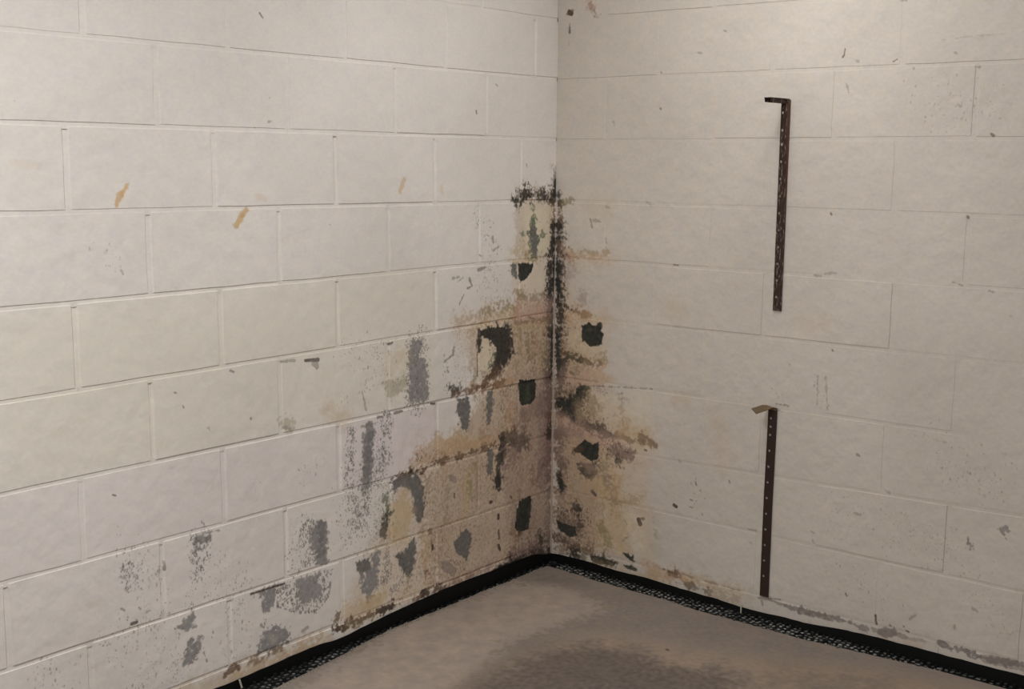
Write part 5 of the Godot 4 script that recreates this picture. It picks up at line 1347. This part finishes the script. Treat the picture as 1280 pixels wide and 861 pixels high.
		build("diffuser", st, glow_material(0.9, Color(1.0, 0.99, 0.97)), lamp)

	# ---------------------------------------------------------------- steel straps on the right wall
	# the upper one: an angle at its head that flattens out further down, its head bent out into the room
	var up := base("steel_strap", Vector3(0.856, 0.908, 0.006))
	tag(up, "upper brown perforated steel strap, its bent head sticking out high on the white wall", "wall strap", "perforated steel straps")
	var o := -up.position
	st = start()
	var holes: Array = []
	for i in 12:
		holes.append(0.02 + 0.0508 * i + (0.009 if i < 2 else 0.0))
	var line := func(t: float) -> Array:
		# at t metres below the head: left edge x, front depth z, width
		var f := clampf(1.0 - t / 0.42, 0.0, 1.0)
		return [0.8415 + 0.011 * f, 0.0055 + 0.021 * f, 0.0285 - 0.0095 * f]
	perforated(st, func(u: float, t: float) -> Vector3:
		var q: Array = line.call(t)
		return Vector3(q[0] + q[2] * (u + 0.5), 1.529 - t, q[1]) + o, 0.621, 0.0285, 0.0018, holes, 0.0042, -0.2)
	build("strap", st, M.steel, up)
	st = start()
	for i in 14:
		var ta := lerpf(-0.009, 0.44, i / 14.0)
		var tb := lerpf(-0.009, 0.44, (i + 1) / 14.0)
		var qa: Array = line.call(ta)
		var qb: Array = line.call(tb)
		var xa: float = qa[0] + qa[2]
		var xb: float = qb[0] + qb[2]
		for side in [0.0, -0.0018]:
			quad(st, Vector3(xa + side, 1.529 - ta, qa[1]) + o, Vector3(xb + side, 1.529 - tb, qb[1]) + o, Vector3(xb + side, 1.529 - tb, 0.003) + o, Vector3(xa + side, 1.529 - ta, 0.003) + o, Vector3(1 if side == 0.0 else -1, 0, 0))
	build("side_flange", st, M.rusty_edge, up)
	st = start()
	var path: Array = []
	var wide: Array = []
	var nor: Array = []
	for i in 7:
		var t := PI * 0.5 * i / 6.0
		path.append(Vector3(0.8625, 1.523 + 0.0175 * sin(t), 0.0405 - 0.0175 * cos(t)) + o)
		wide.append(Vector3(0.0195, 0, 0))
		nor.append(Vector3(0, sin(t), -cos(t)))
	path.append(Vector3(0.8555, 1.5405, 0.122) + o)
	wide.append(Vector3(0.0195, 0, 0))
	nor.append(Vector3(0, 1, 0))
	strap_face(st, path, wide, nor, 0.0018)
	# the bent-over flange of the head
	path = path.slice(6)
	var la: Vector3 = path[0] - Vector3(0.0095, 0, 0.03)
	var lb: Vector3 = path[1] - Vector3(0.0095, 0, 0)
	for dx in [0.0, 0.0018]:
		var d := Vector3(dx, 0, 0)
		quad(st, la + d, lb + d, lb + d - Vector3(0, 0.0135, 0.004), la + d - Vector3(0, 0.0135, 0), Vector3(-1 if dx == 0.0 else 1, 0, 0))
	la += Vector3(0.019, 0, 0)
	lb += Vector3(0.019, 0, 0)
	for dx in [0.0, -0.0018]:
		var d := Vector3(dx, 0, 0)
		quad(st, la + d, lb + d, lb + d - Vector3(0, 0.0135, 0.004), la + d - Vector3(0, 0.0135, 0), Vector3(1 if dx == 0.0 else -1, 0, 0))
	build("bent_head", st, M.steel, up)

	var low := base("steel_strap", Vector3(0.854, -0.003, 0.006))
	tag(low, "lower brown perforated steel strap, head twisted aside, its foot just above the black drainage mat", "wall strap", "perforated steel straps")
	o = -low.position
	st = start()
	holes = []
	for i in 12:
		holes.append(0.034 + (0.026 * i if i < 3 else 0.052 + 0.0507 * (i - 2)))
	perforated(st, func(u: float, t: float) -> Vector3:
		return Vector3(0.8560 - 0.004 * clampf(t / 0.3, 0, 1) + 0.0295 * u, 0.607 - t, 0.0055 + 0.002 * exp(-t * 40.0)) + o, 0.609, 0.0295, 0.0018, holes, 0.0042, -0.18)
	build("strap", st, M.dark_steel, low)
	st = start()
	path = [Vector3(0.856, 0.600, 0.0075) + o, Vector3(0.856, 0.6085, 0.0085) + o, Vector3(0.8555, 0.6125, 0.016) + o, Vector3(0.853, 0.6135, 0.026) + o, Vector3(0.8455, 0.6115, 0.040) + o, Vector3(0.8415, 0.6095, 0.100) + o]
	wide = [Vector3(0.0295, 0, 0), Vector3(0.028, 0, 0), Vector3(0.018, -0.003, 0), Vector3(0.014, -0.007, 0), Vector3(0.0165, -0.0145, 0), Vector3(0.0165, -0.0145, 0)]
	nor = [Vector3(0, 0, 1), Vector3(0, 0.5, 0.8), Vector3(0, 1, 0), Vector3(0.3, 0.9, 0), Vector3(0.66, 0.75, 0), Vector3(0.66, 0.75, 0)]
	strap_face(st, path, wide, nor, 0.0022)
	build("bent_head", st, M.hook_steel, low)

	# ---------------------------------------------------------------- drainage mats and crumbs
	var ma := mat_strip(true, 0.012, 0.012, 2.4, "black dimpled drainage mat lying along the foot of the heavily mould-patched wall, ragged edge")
	var mb := mat_strip(false, 0.0, 0.0625, 2.3, "black dimpled drainage mat along the foot of the wall below the steel straps, dusty studs")
	st = start()
	box(st, Vector3(0.775, 0.020, 0.011), Vector3(0.779, 0.055, 0.0125))
	build("seam_strip", st, M.pale_plastic, mb)
	st = start()
	quad(st, Vector3(0.012, 0.057, 1.40), Vector3(0.012, 0.057, 1.405), Vector3(0.014, 0.006, 1.392), Vector3(0.014, 0.006, 1.387), Vector3.RIGHT)
	quad(st, Vector3(0.0105, 0.057, 1.40), Vector3(0.0105, 0.057, 1.405), Vector3(0.0125, 0.006, 1.392), Vector3(0.0125, 0.006, 1.387), Vector3.LEFT)
	build("seam_strip", st, M.pale_plastic, ma)
	st = start()
	for i in 420:
		var left := rng.randf() < 0.72
		var s := rng.randf_range(0.1, 1.5)
		var e := slab_edge(left, s) + rng.randf_range(-0.012, 0.016) * rng.randf() + (0.004 if left else 0.0)
		var c := wall_point(left, s, FLOOR_Y, e)
		var r := rng.randf_range(0.0015, 0.0042)
		var dir := Vector3(rng.randf_range(-1, 1), 0, rng.randf_range(-1, 1)).normalized()
		var per := Vector3(-dir.z, 0, dir.x)
		var tp := c + Vector3(0, r * 1.1, 0)
		var f: Array = [c + dir * r, c + per * r * 0.8, c - dir * r * 0.9, c - per * r]
		for j in 4:
			tri(st, f[j], f[(j + 1) % 4], tp, f[j] - c + f[(j + 1) % 4] - c + Vector3(0, r, 0))
			tri(st, f[j] - Vector3(0, 0.004, 0), f[(j + 1) % 4] - Vector3(0, 0.004, 0), f[j], f[j] - c + f[(j + 1) % 4] - c)
	build("edge_crumb", st, M.crumb, fl).set_meta("kind", "stuff")
